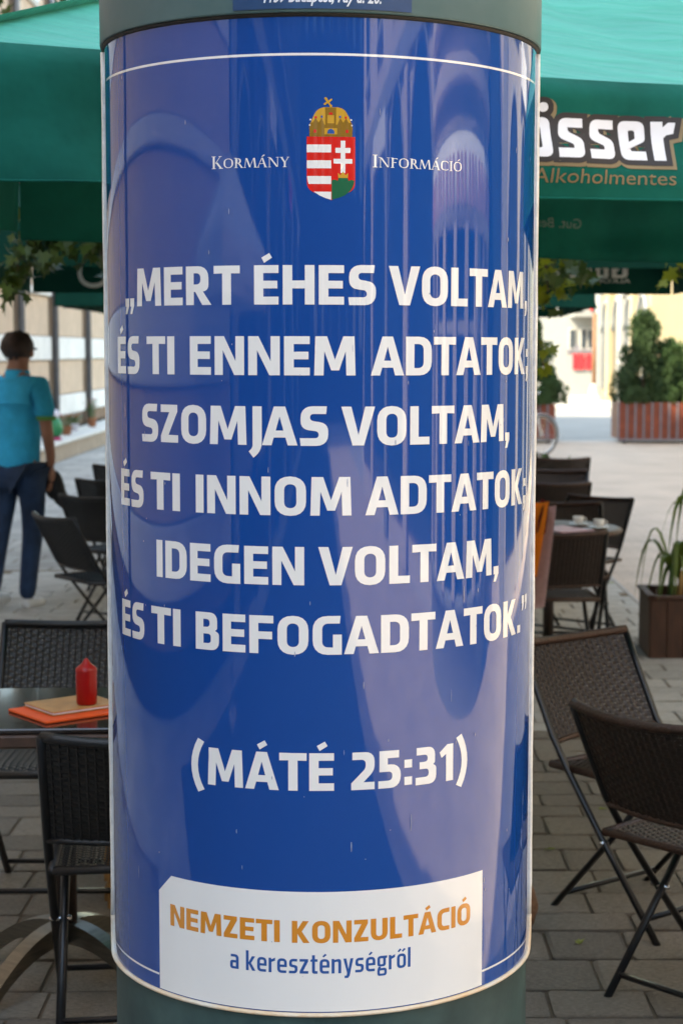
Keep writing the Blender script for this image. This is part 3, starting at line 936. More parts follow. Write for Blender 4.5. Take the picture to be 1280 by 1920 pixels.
chair_by_top(black, -1.70, 11.62, 75, 'dark chair whose curved top edge shows above the wide backrest on the left', GL)
chair_by_top(black, -1.80, 13.1, 80, 'farthest dark chair on the left, a sliver beside the column edge', GL)
chair(brown, .885, 4.27, 43, 'nearest brown wicker chair at the right edge with a rolled curved top rail', GR)
chair(brown, .83, 5.02, -52, 'brown wicker chair with its square backrest towards the column, behind the nearest one', GR)
chair_by_top(brown, .95, 8.28, 93, 'brown chair with its back to us under the round table, beside the orange blanket', GR)
chair_by_top(brown, 1.14, 9.95, -92, 'brown chair facing us right behind the round cafe table', GR)
chair_by_top(brown, 1.42, 10.32, 232, 'light-catching brown chair turned towards the street behind the round table', GR)
chair_by_top(brown, 1.28, 11.4, 95, 'brown chair third from the back of the row on the right', GR)
chair_by_top(brown, 1.42, 12.7, -100, 'brown chair second from the back of the row, facing us with a bright top edge', GR)
chair_by_top(brown, 1.62, 14.1, 92, 'rearmost brown chair of the row beside the bicycle', GR)
chair_by_top(brown, .775, 3.70, 2, 'brown chair mostly outside the right edge, only its rounded corner showing', GR)

# ------------------------------------------------------------------ tables
t1 = thing('cafe_table', (-.76, 4.41, FLOOR), 'square glossy cafe table with brown edge and steel arch feet, left of the column', 'table', radians(3))
link('tabletop', boxbm((0, 0, .722), (.78, .52, .012), bev=.003), 'table_gloss', t1)
link('table_apron', boxbm((0, 0, .696), (.782, .522, .034), bev=.006), 'table_edge', t1)
link('pole', tubebm([(0, 0, .13), (0, 0, .68)], .030, 16), 'pole_brown', t1, True)
for k4 in range(4):
    a = pi/4+k4*pi/2+radians(8)
    bm = bmesh.new()
    n = 12
    rows = []
    for i in range(n+1):
        t = i/n
        r = .02+.30*t
        z = .165*(1-t**2)+.008
        c, s_ = cos(a), sin(a)
        w = .022
        rows.append([(c*r-s_*w, s_*r+c*w, z), (c*r+s_*w, s_*r-c*w, z), (c*r+s_*w, s_*r-c*w, max(0, z-.055+.03*t)), (c*r-s_*w, s_*r+c*w, max(0, z-.055+.03*t)), (c*r-s_*w, s_*r+c*w, z)])
    quads(bm, rows)
    link('arched_foot', bm, 'steel', t1)
    link('foot_pad', tubebm([(cos(a)*.31, sin(a)*.31, 0), (cos(a)*.31, sin(a)*.31, .012)], .016, 10), 'chrome', t1)
TT = FLOOR+.728
o = link('place_mat', boxbm((0, 0, .004), (.23, .20, .007), bev=.002), 'orange'); o.location = (-.735, 4.345, TT); o.rotation_euler = (0, 0, radians(38))
tag(o, 'orange square mat under the tan menu on the glossy table', 'place mat')
mn = thing('menu', (-.730, 4.375, TT+.009), 'tan menu booklet lying on the orange mat beside the red bottle', 'menu', radians(38))
link('cover', boxbm((0, 0, .008), (.19, .155, .003), bev=.001), 'tan', mn)
link('pages', boxbm((0, 0, .004), (.184, .150, .0045)), 'petal_white', mn)
link('cover', boxbm((0, 0, .0005), (.19, .155, .001)), 'tan', mn)
cd = thing('squeeze_bottle', (-.690, 4.355, TT+.019), 'slim red squeeze bottle with a pointed cap standing on the tan menu', 'bottle')
link('body', lathe([(0, 0), (.022, 0), (.0255, .004), (.026, .045), (.0262, .080), (.0255, .084)], 28), 'red_wax', cd, True)
link('cap', lathe([(.0268, .082), (.0268, .090), (.020, .097), (.010, .105), (.005, .114), (.003, .116), (0, .116)], 28), 'red_wax', cd, True)
t2 = thing('round_cafe_table', (.97, 9.02, FLOOR), 'round cafe table with cups and menus among the brown chairs on the right', 'table')
link('tabletop', lathe([(0, .70), (.36, .70), (.375, .71), (.375, .722), (.36, .73), (0, .73)], 40), 'table_edge', t2, False)
link('pole', tubebm([(0, 0, .03), (0, 0, .70)], .028, 14), 'pole_brown', t2, True)
link('foot_disc', lathe([(0, .04), (.20, .03), (.24, .012), (.24, 0)], 32), 'steel', t2, True)
T2 = FLOOR+.73
def cup(x, y, lab):
    c = thing('coffee_cup', (x, y, T2), lab, 'cup', group='cups on the round table')
    link('bowl', lathe([(0, .012), (.022, .012), (.036, .03), (.04, .065), (.037, .065), (.033, .03), (0, .018)], 20), 'china', c, True)
    link('saucer', lathe([(0, .003), (.05, .003), (.07, .012), (.068, .014), (.05, .007), (0, .007)], 20), 'china', c, True)
    c.scale = (.72, .72, .72)
    link('handle', tubebm([(.037, 0, .055), (.055, 0, .052), (.057, 0, .035), (.036, 0, .028)], .004, 6), 'china', c, True)
cup(1.215, 8.93, 'white coffee cup on its saucer near the right rim of the round table')
cup(1.13, 9.10, 'white coffee cup in the middle of the round table, beside the menu card')
o = link('menu_card', boxbm((0, 0, .003), (.20, .28, .005), bev=.001), 'sign_pink'); o.location = (1.02, 8.86, T2); o.rotation_euler = (0, 0, .5)
tag(o, 'pale pink menu card lying flat on the round table', 'menu')
o = link('napkin_stack', boxbm((0, 0, .02), (.11, .11, .04), bev=.004), 'petal_white'); o.location = (.90, 9.02, T2); o.rotation_euler = (0, 0, .3)
tag(o, 'small white napkin stack on the round table nearest the column', 'napkins')
# blankets hung over the back of the third brown chair
bl = thing('folded_blanket', (.80, 8.02, FLOOR), 'orange and mauve folded blanket hung over a chair back beside the column', 'blanket')
def drape(name, x0, x1, z0, z1, lean, m, y0, th=.012):
    bm = bmesh.new()
    rows = []
    for j in range(13):
        t = j/12
        z = z1+(z0-z1)*t
        rows.append([(x0+(x1-x0)*i/8-lean*t, y0-.03*t+.007*sin(i*1.1+t*5), z+.006*sin(i*.8)) for i in range(9)])
    quads(bm, rows)
    r = bmesh.ops.solidify(bm, geom=bm.faces[:], thickness=th)
    return link(name, bm, m, bl, True)
drape('orange_layer', -.13, .060, .60, .945, .055, 'orange_fleece', 0, .014)
drape('mauve_layer', -.10, .098, .455, .925, .052, 'mauve', .03, .014)
drape('maroon_hem', .02, .064, .80, .950, .018, 'maroon', .016, .010)

# ------------------------------------------------------------------ umbrellas
def umbrella(name, corners, peak, zb, zv, fab, label, wave=.012, group=None, pole_b=None, seg=26):
    """corners A,B,C,D (x,y) of the rim; zb bottom of the valance, zv its top, peak (x,y,z)"""
    base = (peak[0], peak[1], 0)
    o = thing(name, base, label, 'umbrella', group=group)
    off = Vector(base)
    P = Vector(peak)-off
    cs = [Vector((c[0], c[1], 0))-off for c in corners]
    ctr = sum(cs, Vector())/4
    fns = []
    for k in range(4):
        a, b = cs[k], cs[(k+1) % 4]
        L = (b-a).length
        e = (b-a)/L
        nrm = Vector((e.y, -e.x, 0))
        if nrm.dot(((a+b)/2)-ctr) < 0: nrm = -nrm
        def fn(s, t, a=a, e=e, L=L, nrm=nrm, k=k):
            q = s/L
            edge = 4*q*(1-q)
            sag = .018*edge
            w_ = wave*(.25+t)*(sin(s*9.3+t*2.6+k*2.1)*.6+.4*sin(s*14-t*3.2+k)+sin(s*3.7+k)*.8+.35*sin(s*21+k))*min(1, edge*3)
            z = zv+(zb-zv)*t-sag*(1-t)
            if wave < .019:
                w_ += .012*sin(t*6.5+s*1.9+k)*edge+.006*sin(t*11-s*4.1)*edge
            w_ -= .045*max(0, 1-t/.16)**2
            return a+e*s+nrm*(w_-.02*edge*(1-t)+.012*t)+Vector((0, 0, z))
        fns.append((fn, L, nrm))
        # roof panel
        rows = []
        for j in range(15):
            t = j/14
            row = []
            for i in range(seg+1):
                q = i/seg
                rim = fn(q*L, 0)
                p = rim.lerp(P, t)
                belly = 4*t*(1-t)
                p = p+Vector((0, 0, -.035*belly*(4*q*(1-q))-.02*belly+.010*sin(q*17+k*3)*belly+.006*sin(q*41+k+t*9)*belly))
                row.append(p)
            rows.append(row)
        bm = bmesh.new(); quads(bm, rows)
        bmesh.ops.remove_doubles(bm, verts=bm.verts, dist=.0005)
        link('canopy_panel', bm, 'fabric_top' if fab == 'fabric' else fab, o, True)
        bm = bmesh.new()
        quads(bm, [[fn(L*i/(seg*3), j/20) for i in range(seg*3+1)] for j in range(21)])
        link('valance', bm, fab, o, True)
        bm = bmesh.new()
        tube(bm, [fn(L*i/(seg*2), 1.0) for i in range(seg*2+1)], .0035, 5)
        link('hem', bm, fab, o, True)
        link('rib', tubebm([P-Vector((0, 0, .04)), a.lerp(P, .5)+Vector((0, 0, (zv+P.z)/2-.06-(a.lerp(P, .5)).z)), Vector((a.x*.985, a.y*.985, zv-.02))], .010, 6), 'tube', o, True)
    link('pole', tubebm([(0, 0, .03), (0, 0, P.z+.05)], .024, 12), 'tube', o, True)
    link('foot', boxbm((0, 0, .04), (.32, .32, .07), bev=.01), 'kerb', o)
    link('finial', lathe([(0, .08), (.02, .07), (.035, .03), (.02, 0)], 14, c=(0, 0, P.z)), 'tube', o, True)
    return o, fns

def on_valance(name, bm, fns, k, zv, zb, m, parent, side=1, lift=.002, mirror=False):
    """bm in (s, z) metres -> bent on to the valance"""
    fn, L, nrm = fns[k]
    slice_bm(bm, .02, 1)
    for v in bm.verts:
        s, z, e = v.co
        t = (z-zv)/(zb-zv)
        v.co = fn(s, t)+nrm*side*(lift+e)
    return link(name, bm, m, parent, True)

ZB, ZV = 2.020, 2.335
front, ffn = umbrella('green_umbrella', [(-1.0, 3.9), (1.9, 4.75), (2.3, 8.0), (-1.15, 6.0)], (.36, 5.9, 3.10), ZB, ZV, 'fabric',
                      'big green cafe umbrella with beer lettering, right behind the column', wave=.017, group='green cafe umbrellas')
# beer lettering on the front valance
GL_ = {
 'G': (.78, [[[(.74, 1.42), (0, 1.42, .3), (0, 0, .3), (.78, 0, .1), (.78, .78), (.42, .78), (.42, .56), (.54, .56), (.54, .24), (.26, .24, .08), (.26, 1.18, .08), (.74, 1.18)]]]),
 'ö': (.62, [[rr(0, 0, .62, 1, .17), rr(.23, .23, .40, .77, .05)], [rr(.04, 1.13, .27, 1.36, .115)], [rr(.36, 1.13, .59, 1.36, .115)]]),
 's': (.62, [[[(.64, 1), (.08, 1, .17), (.02, .50, .12), (.38, .34, .06), (.36, .24), (-.01, .24), (-.01, 0), (.60, 0, .17), (.62, .48, .12), (.27, .66, .06), (.27, .77), (.64, .77)]]]),
 'e': (.62, [[[(.60, 0), (0, 0, .18), (0, 1, .18), (.62, 1, .18), (.62, .50, .08), (.24, .30), (.27, .23), (.60, .23)], [(.24, .47), (.24, .77, .05), (.39, .77, .05), (.39, .56)]]]),
 'r': (.52, [[[(0, 0), (0, 1), (.27, 1), (.27, .86), (.40, .98), (.56, .98), (.50, .70), (.34, .66), (.27, .58), (.27, 0)]]]),
}
def logo(fns, k, parent, s0, s1, z0, xh, text='Gösser', side=1, slope=0., mirror=False, layers=True, m='logo_white', zv=ZV, zb=ZB):
    x = 0; items = []
    for ch in text:
        w, parts = GL_[ch]
        for pt in parts: items.append([[Vector((q.x+x, q.y)) for q in fillet(c)] for c in pt])
        x += w+.145
    tot = x-.145
    kx = (s1-s0)/tot
    def mk(items_, name, mm, lift, dx=0, dy=0):
        bm = polys_to_bm(items_, lambda q: (s1-(q.x+dx)*kx) if mirror else (s0+(q.x+dx)*kx), lambda q: z0+(q.y+dy)*xh+slope*((q.x)*kx), .04)
        return on_valance(name, bm, fns, k, zv, zb, mm, parent, side, lift)
    if layers:
        def dil(d):
            out = []
            for j, pt in enumerate(items):
                loops = [dilate(pt[0], d)]
                out.append(loops)
            return out
        for j, it in enumerate(dil(.17)): mk([it], 'logo_outline', 'logo_gold', .0015+(j % 3)*.0001, .045, -.055)
        for j, it in enumerate(dil(.135)): mk([it], 'logo_outline', 'logo_black', .0022+(j % 3)*.0001)
    return mk(items, 'lettering', m, .0030)
# letters: the s-s-e-r run measured on the photograph, the G lies hidden behind the column
logo(ffn, 0, front, 1.350, 1.850, 2.122, .104)
def tan_text(text, fns, k, parent, s0, s1, z0, size, m, side=1, zv=ZV, zb=ZB, mirror=False, bold=0., yscale=1.):
    bm = font_bm(text, size, bold=bold)
    for v in bm.verts: v.co.y *= yscale
    if mirror:
        for v in bm.verts: v.co.x *= -1
    bm_fit(bm, s0, s1, z0)
    slice_bm(bm, .05)
    return on_valance('lettering', bm, fns, k, zv, zb, m, parent, side, .002)
tan_text('Alkoholmentes', ffn, 0, front, 1.475, 1.843, 2.058, .052, 'logo_gold', yscale=1.0)
# writing of the far valance showing through, reversed
tan_text('Gut. Besser. Gösser.', ffn, 2, front, 1.625, 2.18, 2.150, .058, 'logo_faint', side=-1)

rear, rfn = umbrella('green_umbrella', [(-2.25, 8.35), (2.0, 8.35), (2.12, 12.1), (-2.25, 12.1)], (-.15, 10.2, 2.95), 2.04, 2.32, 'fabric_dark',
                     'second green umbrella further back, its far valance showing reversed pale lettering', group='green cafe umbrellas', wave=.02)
logo(rfn, 2, rear, .30, .95, 2.15, .085, side=-1, layers=False, m='logo_pale', mirror=False, zv=2.32, zb=2.04)
tan_text('ALKOHOLMENTES', rfn, 2, rear, .28, .90, 2.115, .045, 'logo_pale', side=-1, zv=2.32, zb=2.04)
bm = polys_to_bm([[fillet(rr(0, 0, .22, .22, .11)), fillet(rr(.03, .03, .19, .19, .08))]], lambda q: q.x+3.84, lambda q: q.y+2.07, .05)
on_valance('round_badge', bm, rfn, 2, 2.32, 2.04, 'logo_pale', rear, -1)
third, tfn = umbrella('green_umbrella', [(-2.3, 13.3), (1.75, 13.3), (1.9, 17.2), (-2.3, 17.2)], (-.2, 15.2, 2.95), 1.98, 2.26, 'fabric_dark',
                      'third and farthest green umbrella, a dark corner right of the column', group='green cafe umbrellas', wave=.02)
bm = polys_to_bm([[fillet(rr(0, 0, .17, .17, .085))]], lambda q: q.x+.07, lambda q: q.y+2.06, .05)
on_valance('round_badge', bm, tfn, 2, 2.26, 1.98, 'logo_pale', third, -1)
# cream parasols behind the photographer: they show as arcs in the glossy poster
cream, _ = umbrella('cream_parasol', [(-4.8, -1.9), (-2.6, -1.9), (-2.6, .9), (-4.8, .9)], (-3.7, -.5, 2.5), 1.84, 2.10, 'cream_fabric',
                    'cream parasol standing behind the photographer, reflected on the left of the poster')
# ------------------------------------------------------------------ left building
lb = thing('banded_building', (-5.0, 17, 0), 'long beige building with white bands and dark downpipe recesses on the left', 'building')
XW = 0
joints = [20.9, 23.4, 26.3, 29.2, 32.7]
link('wall', boxbm((-3.2, 0, 7.0), (6.0, 38, 14)), 'wall_slot', lb)
ys = [-2, 6.0, 13.0, 15.6, 18.2]+joints+[36]
bands = [(0.30, .53, 'plinth', .04), (.53, .88, 'wall_white', .10), (.88, 1.48, 'wall_beige', .06), (1.48, 1.87, 'wall_white', .10), (1.87, 2.52, 'wall_beige', .06),
         (2.52, 2.66, 'wall_white', .12), (2.66, 3.25, 'wall_beige', .06), (3.25, 3.75, 'wall_white', .10), (3.75, 5.6, 'wall_beige', .06), (5.6, 6.0, 'wall_white', .14), (6.0, 9.5, 'wall_beige', .06), (9.5, 9.9, 'wall_white', .14), (9.9, 13.4, 'wall_beige', .06), (13.4, 14.1, 'wall_white', .3)]
for ya, yb in zip(ys, ys[1:]):
    for z0, z1, m, pr2 in bands:
        if m == 'wall_beige' and z1 > 4 and True:
            pass
        link('wall_panel' if m != 'wall_white' else 'wall_band', boxbm((-.2+pr2/2+.0, (ya+yb)/2-17, (z0+z1)/2), (pr2+.0, yb-ya-.34, z1-z0-.012), bev=.012), m, lb)
for j in ys[1:-1]:
    link('downpipe', tubebm([(-.06, j-17, .3), (-.06, j-17, 13.2)], .055, 10), 'pipe', lb, True)
for ya, yb in zip(ys, ys[1:]):          # upper windows
    for z in (4.1, 7.0, 10.6):
        f = link('window', boxbm((-.12, (ya+yb)/2-17, z+.75), (.06, 1.1, 1.5), bev=.01), 'frame', lb)
        link('pane', boxbm((-.085, (ya+yb)/2-17, z+.75), (.02, .94, 1.34)), 'glass', f)
lg = thing('stone_ledge', (-4.72, 24, 0), 'low pale stone ledge running along the foot of the banded building', 'ledge')
link('face', boxbm((0, 0, .12), (.50, 23, .24), bev=.01), 'ledge_face', lg)
link('coping', boxbm((0, 0, .27), (.58, 23, .06), bev=.015), 'ledge_top', lg)
LZ = .30

def flower_pot(x, y, r, h, potm, petal, label, n=14, spread=.12, hgt=.16):
    t = thing('flower_pot', (x, y, LZ), label, 'flower pot')
    link('pot', lathe([(0, 0), (r*.75, 0), (r, h*.9), (r*1.08, h*.9), (r*1.08, h), (r*.9, h), (r*.85, h*.8), (0, h*.8)], 18), potm, t, True)
    bs = bmesh.new(); bp_ = bmesh.new()
    for i in range(n):
        a = random.random()*2*pi; rr_ = spread*random.random()**.5
        tip = Vector((cos(a)*rr_, sin(a)*rr_, h+hgt*random.uniform(.5, 1)))
        tube(bs, [(cos(a)*r*.4, sin(a)*r*.4, h*.8), tip*.6+Vector((0, 0, h*.4)), tip], .004, 4)
        for q in range(3):
            c = tip+Vector((random.uniform(-.05, .05), random.uniform(-.05, .05), random.uniform(-.09, 0)))
            d = Vector((random.uniform(-1, 1), random.uniform(-1, 1), random.uniform(-.3, 1))).normalized()*.045
            e = d.cross(Vector((0, 0, 1))).normalized()*.02
            bs.faces.new([bs.verts.new(p) for p in (c, c+d*.5+e, c+d, c+d*.5-e)])
        for q in range(5):
            aa = q*2*pi/5; c = tip
            d = Vector((cos(aa), sin(aa), .35))*.028; e = Vector((-sin(aa), cos(aa), 0))*.016
            bp_.faces.new([bp_.verts.new(p) for p in (c, c+d*.6+e, c+d, c+d*.6-e)])
    link('stems', bs, 'stem', t)
    link('blossoms', bp_, petal, t)
    return t
flower_pot(-4.70, 28.0, .09, .14, 'terracotta', 'petal_orange', 'clay pot of orange flowers in the middle of the ledge', 26, .2, .2)
flower_pot(-4.80, 29.4, .07, .12, 'petal_white', 'petal_white', 'white pot of pale flowers on the ledge behind the orange ones', 18, .14, .16)
flower_pot(-4.75, 31.0, .08, .16, 'terracotta', 'pink', 'pot with one tall bunch of pink flowers at the far end of the ledge', 22, .10, .34)
flower_pot(-4.85, 27.6, .08, .13, 'petal_white', 'pink', 'small white pot of leafy pink flowers beside the green vase', 14, .16, .22)
def vase(x, y, s, mb, mt_, mf, label, name='vase'):
    t = thing(name, (x, y, LZ), label, 'vase')
    link('body', lathe([(0, .05*s), (.06*s, .05*s), (.11*s, .12*s), (.115*s, .2*s), (.08*s, .30*s), (.04*s, .33*s)], 20), mb, t, True)
    link('top', lathe([(.04*s, .33*s), (.065*s, .37*s), (.055*s, .43*s), (.02*s, .46*s), (0, .46*s)], 18), mt_, t, True)
    link('foot', lathe([(0, 0), (.09*s, 0), (.10*s, .02*s), (.07*s, .055*s), (0, .055*s)], 18), mf, t, True)
vase(-4.58, 26.3, 1.0, 'pot_green', 'petal_white', 'magenta', 'round green vase with a white top and magenta foot on the ledge')
vase(-4.50, 23.0, 1.0, 'yellow', 'petal_white', 'petal_white', 'yellow vase with a white top, seen between the person\'s arm and body')

# ------------------------------------------------------------------ facades behind and beyond
def facade(name, x, y0, y1, h, depth, m, label, face=-1, floors=3, wspan=2.6, ground='shop', cat='building', band=None, signs=True, frame='frame'):
    """building whose street front lies in the plane X = x and looks towards face*X"""
    t = thing(name, (x, (y0+y1)/2, 0), label, cat)
    L = y1-y0
    link('wall', boxbm((-face*depth/2, 0, h/2), (depth, L, h)), m, t)
    link('cornice', boxbm((face*.15, 0, h-.25), (.3, L+.3, .5), bev=.04), 'facade_white', t)
    link('string_course', boxbm((face*.06, 0, 3.9), (.12, L, .3), bev=.02), 'facade_white', t)
    n = max(1, int(L/wspan))
    fh = (h-4.6)/floors
    wm_f = wm_g = sm = None
    for i in range(n):
        yc = -L/2+(i+.5)*L/n
        for k_ in range(floors):
            z = 4.7+k_*fh
            f = link('window', boxbm((face*.03, yc, z+.85), (.06, 1.2, 1.8), bev=.02), frame, t) if wm_f is None else link('window', wm_f, None, t)
            if wm_f is None:
                wm_f = f.data
                for v in wm_f.vertices: v.co -= Vector((0, yc, z))
            f.location = (0, yc, z)
            g = link('pane', boxbm((face*.055, 0, .85), (.02, 1.0, 1.6)), 'glass', f) if wm_g is None else link('pane', wm_g, None, f)
            wm_g = g.data
            s2 = link('sill', boxbm((face*.10, 0, -.10), (.2, 1.4, .1), bev=.02), 'facade_white', f) if sm is None else link('sill', sm, None, f)
            sm = s2.data
        # shop front at street level: piers between tall openings
        hw = (L/n-.75)/2
        ap = [(-hw, .35), (hw, .35)]+[(hw*cos(q_*pi/12), 2.35+hw*sin(q_*pi/12)) for q_ in range(13)]
        bw_ = bmesh.new()
        a_ = [bw_.verts.new((face*.045, yc+p_[0], p_[1])) for p_ in ap]
        b_ = [bw_.verts.new((-face*.01, yc+p_[0], p_[1])) for p_ in ap]
        bw_.faces.new(a_ if face < 0 else a_[::-1])
        for q_ in range(len(ap)): bw_.faces.new((a_[q_], a_[q_-1], b_[q_-1], b_[q_]))
        link('shop_window', bw_, 'glass', t)
        link('arch_moulding', tubebm([(face*.06, yc+p_[0]*1.08, 2.35+(p_[1]-2.35)*1.08) for p_ in ap[2:]], .055, 6), 'facade_white', t, True)
        link('pier', boxbm((face*.10, yc+L/n/2, 1.85), (.2, .55, 3.7), bev=.03), 'facade_white' if i % 2 else m, t)
        if signs and i % 3 == 1:
            link('shop_sign', boxbm((face*.12, yc, 3.62), (.1, L/n-.5, .36), bev=.02), 'sign_white' if i % 2 else 'sign_red', t)
    return t
facade('corner_building', 7.4, -14.6, 6.0, 15, 10, 'facade_rose', 'pale rose building opposite the cafe, reflected right of the crest', wspan=3.4)
facade('street_building', 7.4, 6.3, 31.5, 12, 10, 'facade_cream', 'cream building along the right side of the promenade', wspan=2.5)
facade('yellow_building', 8.45, 51.5, 62, 11, 8, 'facade_yellow', 'yellowish building beyond the crossing at the right edge', wspan=2.4)
facade('shading_low_building', -5.2, -28, -2.3, 9, 8, 'wall_slot', 'unseen low building behind the photographer on the left, shaped to shade the reflected ground', face=1, wspan=2.4)  # height set for its cast shadow, wall kept dark for the poster reflection
dk = thing('added_dark_building', (0, -34, 0), 'added unseen building behind the photographer, dark to darken the poster centre reflection', 'building')  # added out of view so the poster centre mirrors something dark
link('wall', boxbm((0, -5, 8), (60, 10, 16)), 'wall_slot', dk)
link('cornice', boxbm((0, .2, 15.8), (60.6, .4, .5), bev=.05), 'wall_slot', dk)
for i in range(22):
    for z in (1.6, 5.2, 8.6, 12):
        f = link('window', boxbm((-27.3+i*2.6, .04, z+.9), (1.3, .08, 1.9), bev=.02), 'wall_slot', dk)
        link('pane', boxbm((-27.3+i*2.6, .09, z+.9), (1.1, .02, 1.7)), 'glass', f)
sb = thing('curved_shop_bay', (7.2, 1.6, 0), 'rounded shop front with a white and pink sign band, reflected on the poster\'s right', 'shop front')
BR_ = 2.3
link('bay_wall', lathe([(BR_, 0), (BR_, .45), (BR_+.06, .47), (BR_+.06, .55), (BR_-.05, .56)], 48), 'facade_white', sb, True)
link('bay_glass', lathe([(BR_-.06, .55), (BR_-.06, 2.2)], 48), 'glass', sb, True)
link('sign_band', lathe([(BR_, 2.18), (BR_+.08, 2.2), (BR_+.08, 2.58), (BR_, 2.6)], 48), 'sign_white', sb, True)
link('band_moulding', lathe([(BR_-.02, 2.6), (BR_+.02, 2.66), (BR_-.04, 2.67), (BR_-.04, 2.80), (BR_+.12, 2.82), (BR_+.12, 2.92), (BR_-.1, 2.95), (BR_-.1, 3.15), (BR_+.1, 3.2), (BR_+.1, 3.35), (0, 3.5)], 48), 'facade_rose', sb)
for i in range(11):
    a = radians(188+i*16.5)
    link('bay_pier', boxbm(((BR_-.02)*sin(a), -(BR_-.02)*cos(a), 1.37), (.20, .20, 1.66), rot=a), 'facade_rose', sb)
    if i < 10:
        a += radians(8)
        link('transom', boxbm(((BR_-.04)*sin(a), -(BR_-.04)*cos(a), 1.75), (.50, .05, .06), rot=a), 'frame', sb)
        for q_ in (-5, 0, 5):
            a2 = a+radians(q_)
            link('sign_letter', boxbm(((BR_+.09)*sin(a2), -(BR_+.09)*cos(a2), 2.39), (.11, .03, .22), rot=a2), 'sign_pink', sb)

# end of the street: the pale corner house with red panels
fb = thing('corner_shop', (9.0, 66, 0), 'white corner shop with red panels and red sign lettering at the street end', 'building')
link('wall', boxbm((2.5, 5, 4.2), (12, 10, 8.4)), 'facade_white', fb)
link('canopy', boxbm((.75, -.6, 3.15), (4.0, 1.2, .50), bev=.04), 'facade_white', fb)
link('cornice', boxbm((2.5, -.15, 8.2), (12.4, .3, .4), bev=.04), 'facade_white', fb)
for x in (-1.0, -.78, -.50):
    link('red_panel', boxbm((x, -.05, 1.26), (.20, .1, .56), bev=.01), 'sign_red', fb)
for x in (-1.15, -.72, -.46):
    f = link('window', boxbm((x, -.04, 2.12), (.21, .08, .8), bev=.01), 'frame', fb)
    link('pane', boxbm((x, -.09, 2.12), (.14, .02, .68)), 'glass', f)
link('wall_panel', boxbm((-.80, -.03, 1.75), (1.05, .05, .30), bev=.01), 'slat_metal', fb)
for x in (.10, .38):
    f = link('window', boxbm((x, -.04, 2.28), (.20, .08, .5), bev=.01), 'frame', fb)
    link('pane', boxbm((x, -.09, 2.28), (.13, .02, .40)), 'glass', f)
link('door', boxbm((1.5, -.05, 1.2), (.9, .1, 2.4), bev=.02), 'facade_cream', fb)
for i, x in enumerate((-1.12, -1.02, -.92, -.62, -.54)):
    link('sign_letter', boxbm((x, -1.23, 3.26), (.055, .04, .24), rot=Matrix.Rotation(.2*(-1)**i, 4, 'Y')), 'sign_red', fb)
link('canopy_lamp', boxbm((-.38, -1.24, 3.25), (.26, .06, .10)), 'black', fb)
link('canopy_lamp', boxbm((.52, -1.24, 3.5), (.24, .06, .16)), 'black', fb)
hz = link('heart_sign', polys_to_bm([[[Vector(q) for q in ((0, -.28), (.26, .06), (.2, .24), (.06, .24), (0, .14), (-.06, .24), (-.2, .24), (-.26, .06))]]], lambda q: q.x, lambda q: q.y, 0), 'sign_red', fb)
bmx = bmesh.new(); bmx.from_mesh(hz.data); bmesh.ops.solidify(bmx, geom=bmx.faces[:], thickness=.06); bmx.to_mesh(hz.data); bmx.free()
hz.rotation_euler = (pi/2, 0, 0); hz.location = (.18, -.10, 2.85)
o = thing('street_post', (7.93, 60, 0), 'tall brown post in front of the white corner shop', 'post')
link('shaft', tubebm([(0, 0, .05), (0, 0, 2.95)], .075, 12), 'post_brown', o, True)
link('foot', lathe([(0, 0), (.45, 0), (.45, .08), (.2, .12), (.12, .5), (.08, .55)], 20), 'kerb', o, True)
o = thing('roof_sign', (8.85, 62, 0), 'small red and brown sign on a mast above the shop canopy', 'sign')
link('mast', tubebm([(0, 0, 0), (0, 0, 3.9)], .04, 8), 'pipe', o, True)
link('board', boxbm((0, 0, 3.95), (.6, .08, .5), bev=.02), 'rust', o)
link('red_mark', boxbm((0, -.05, 3.98), (.3, .03, .22), bev=.01), 'sign_red', o)

# ------------------------------------------------------------------ plants
def thuja(x, y, z, h, r, seed, label, group, cat='shrub'):
    rnd = random.Random(seed)
    t = thing('thuja', (x, y, z), label, cat, group=group)
    link('trunk', tubebm([(0, 0, 0), (0, 0, h*.6)], [.04, .02], 8), 'bark', t, True)
    bm = bmesh.new()
    lobes = []
    for i in range(80):
        zz = rnd.random()**1.35
        rad = r*(1-zz)**.62*rnd.uniform(.45, 1.0)
        a = rnd.random()*2*pi
        lobes.append((Vector((cos(a)*rad, sin(a)*rad, zz*h*.9)), rnd.uniform(.13, .24)*h*.55))
    lobes.append((Vector((0, 0, h*.82)), h*.13))
    for c, s in lobes:
        for q in range(150):
            d = Vector((rnd.gauss(0, 1), rnd.gauss(0, 1), rnd.gauss(0, 1))).normalized()
            p = c+Vector((d.x*s*.62, d.y*s*.62, d.z*s))*rnd.uniform(.6, 1.05)
            if p.z < 0.02: continue
            up_ = (d*.5+Vector((0, 0, 1))+Vector((rnd.uniform(-.4, .4), rnd.uniform(-.4, .4), 0))).normalized()
            l = rnd.uniform(.04, .085)
            w = up_.cross(Vector((rnd.uniform(-1, 1), rnd.uniform(-1, 1), .2))).normalized()*l*.33
            bm.faces.new([bm.verts.new(v) for v in (p-w*.4, p+up_*l*.5-w, p+up_*l, p+up_*l*.5+w)])
    o = link('crown', bm, 'thuja', t); tag(o, kind='stuff')
    return t

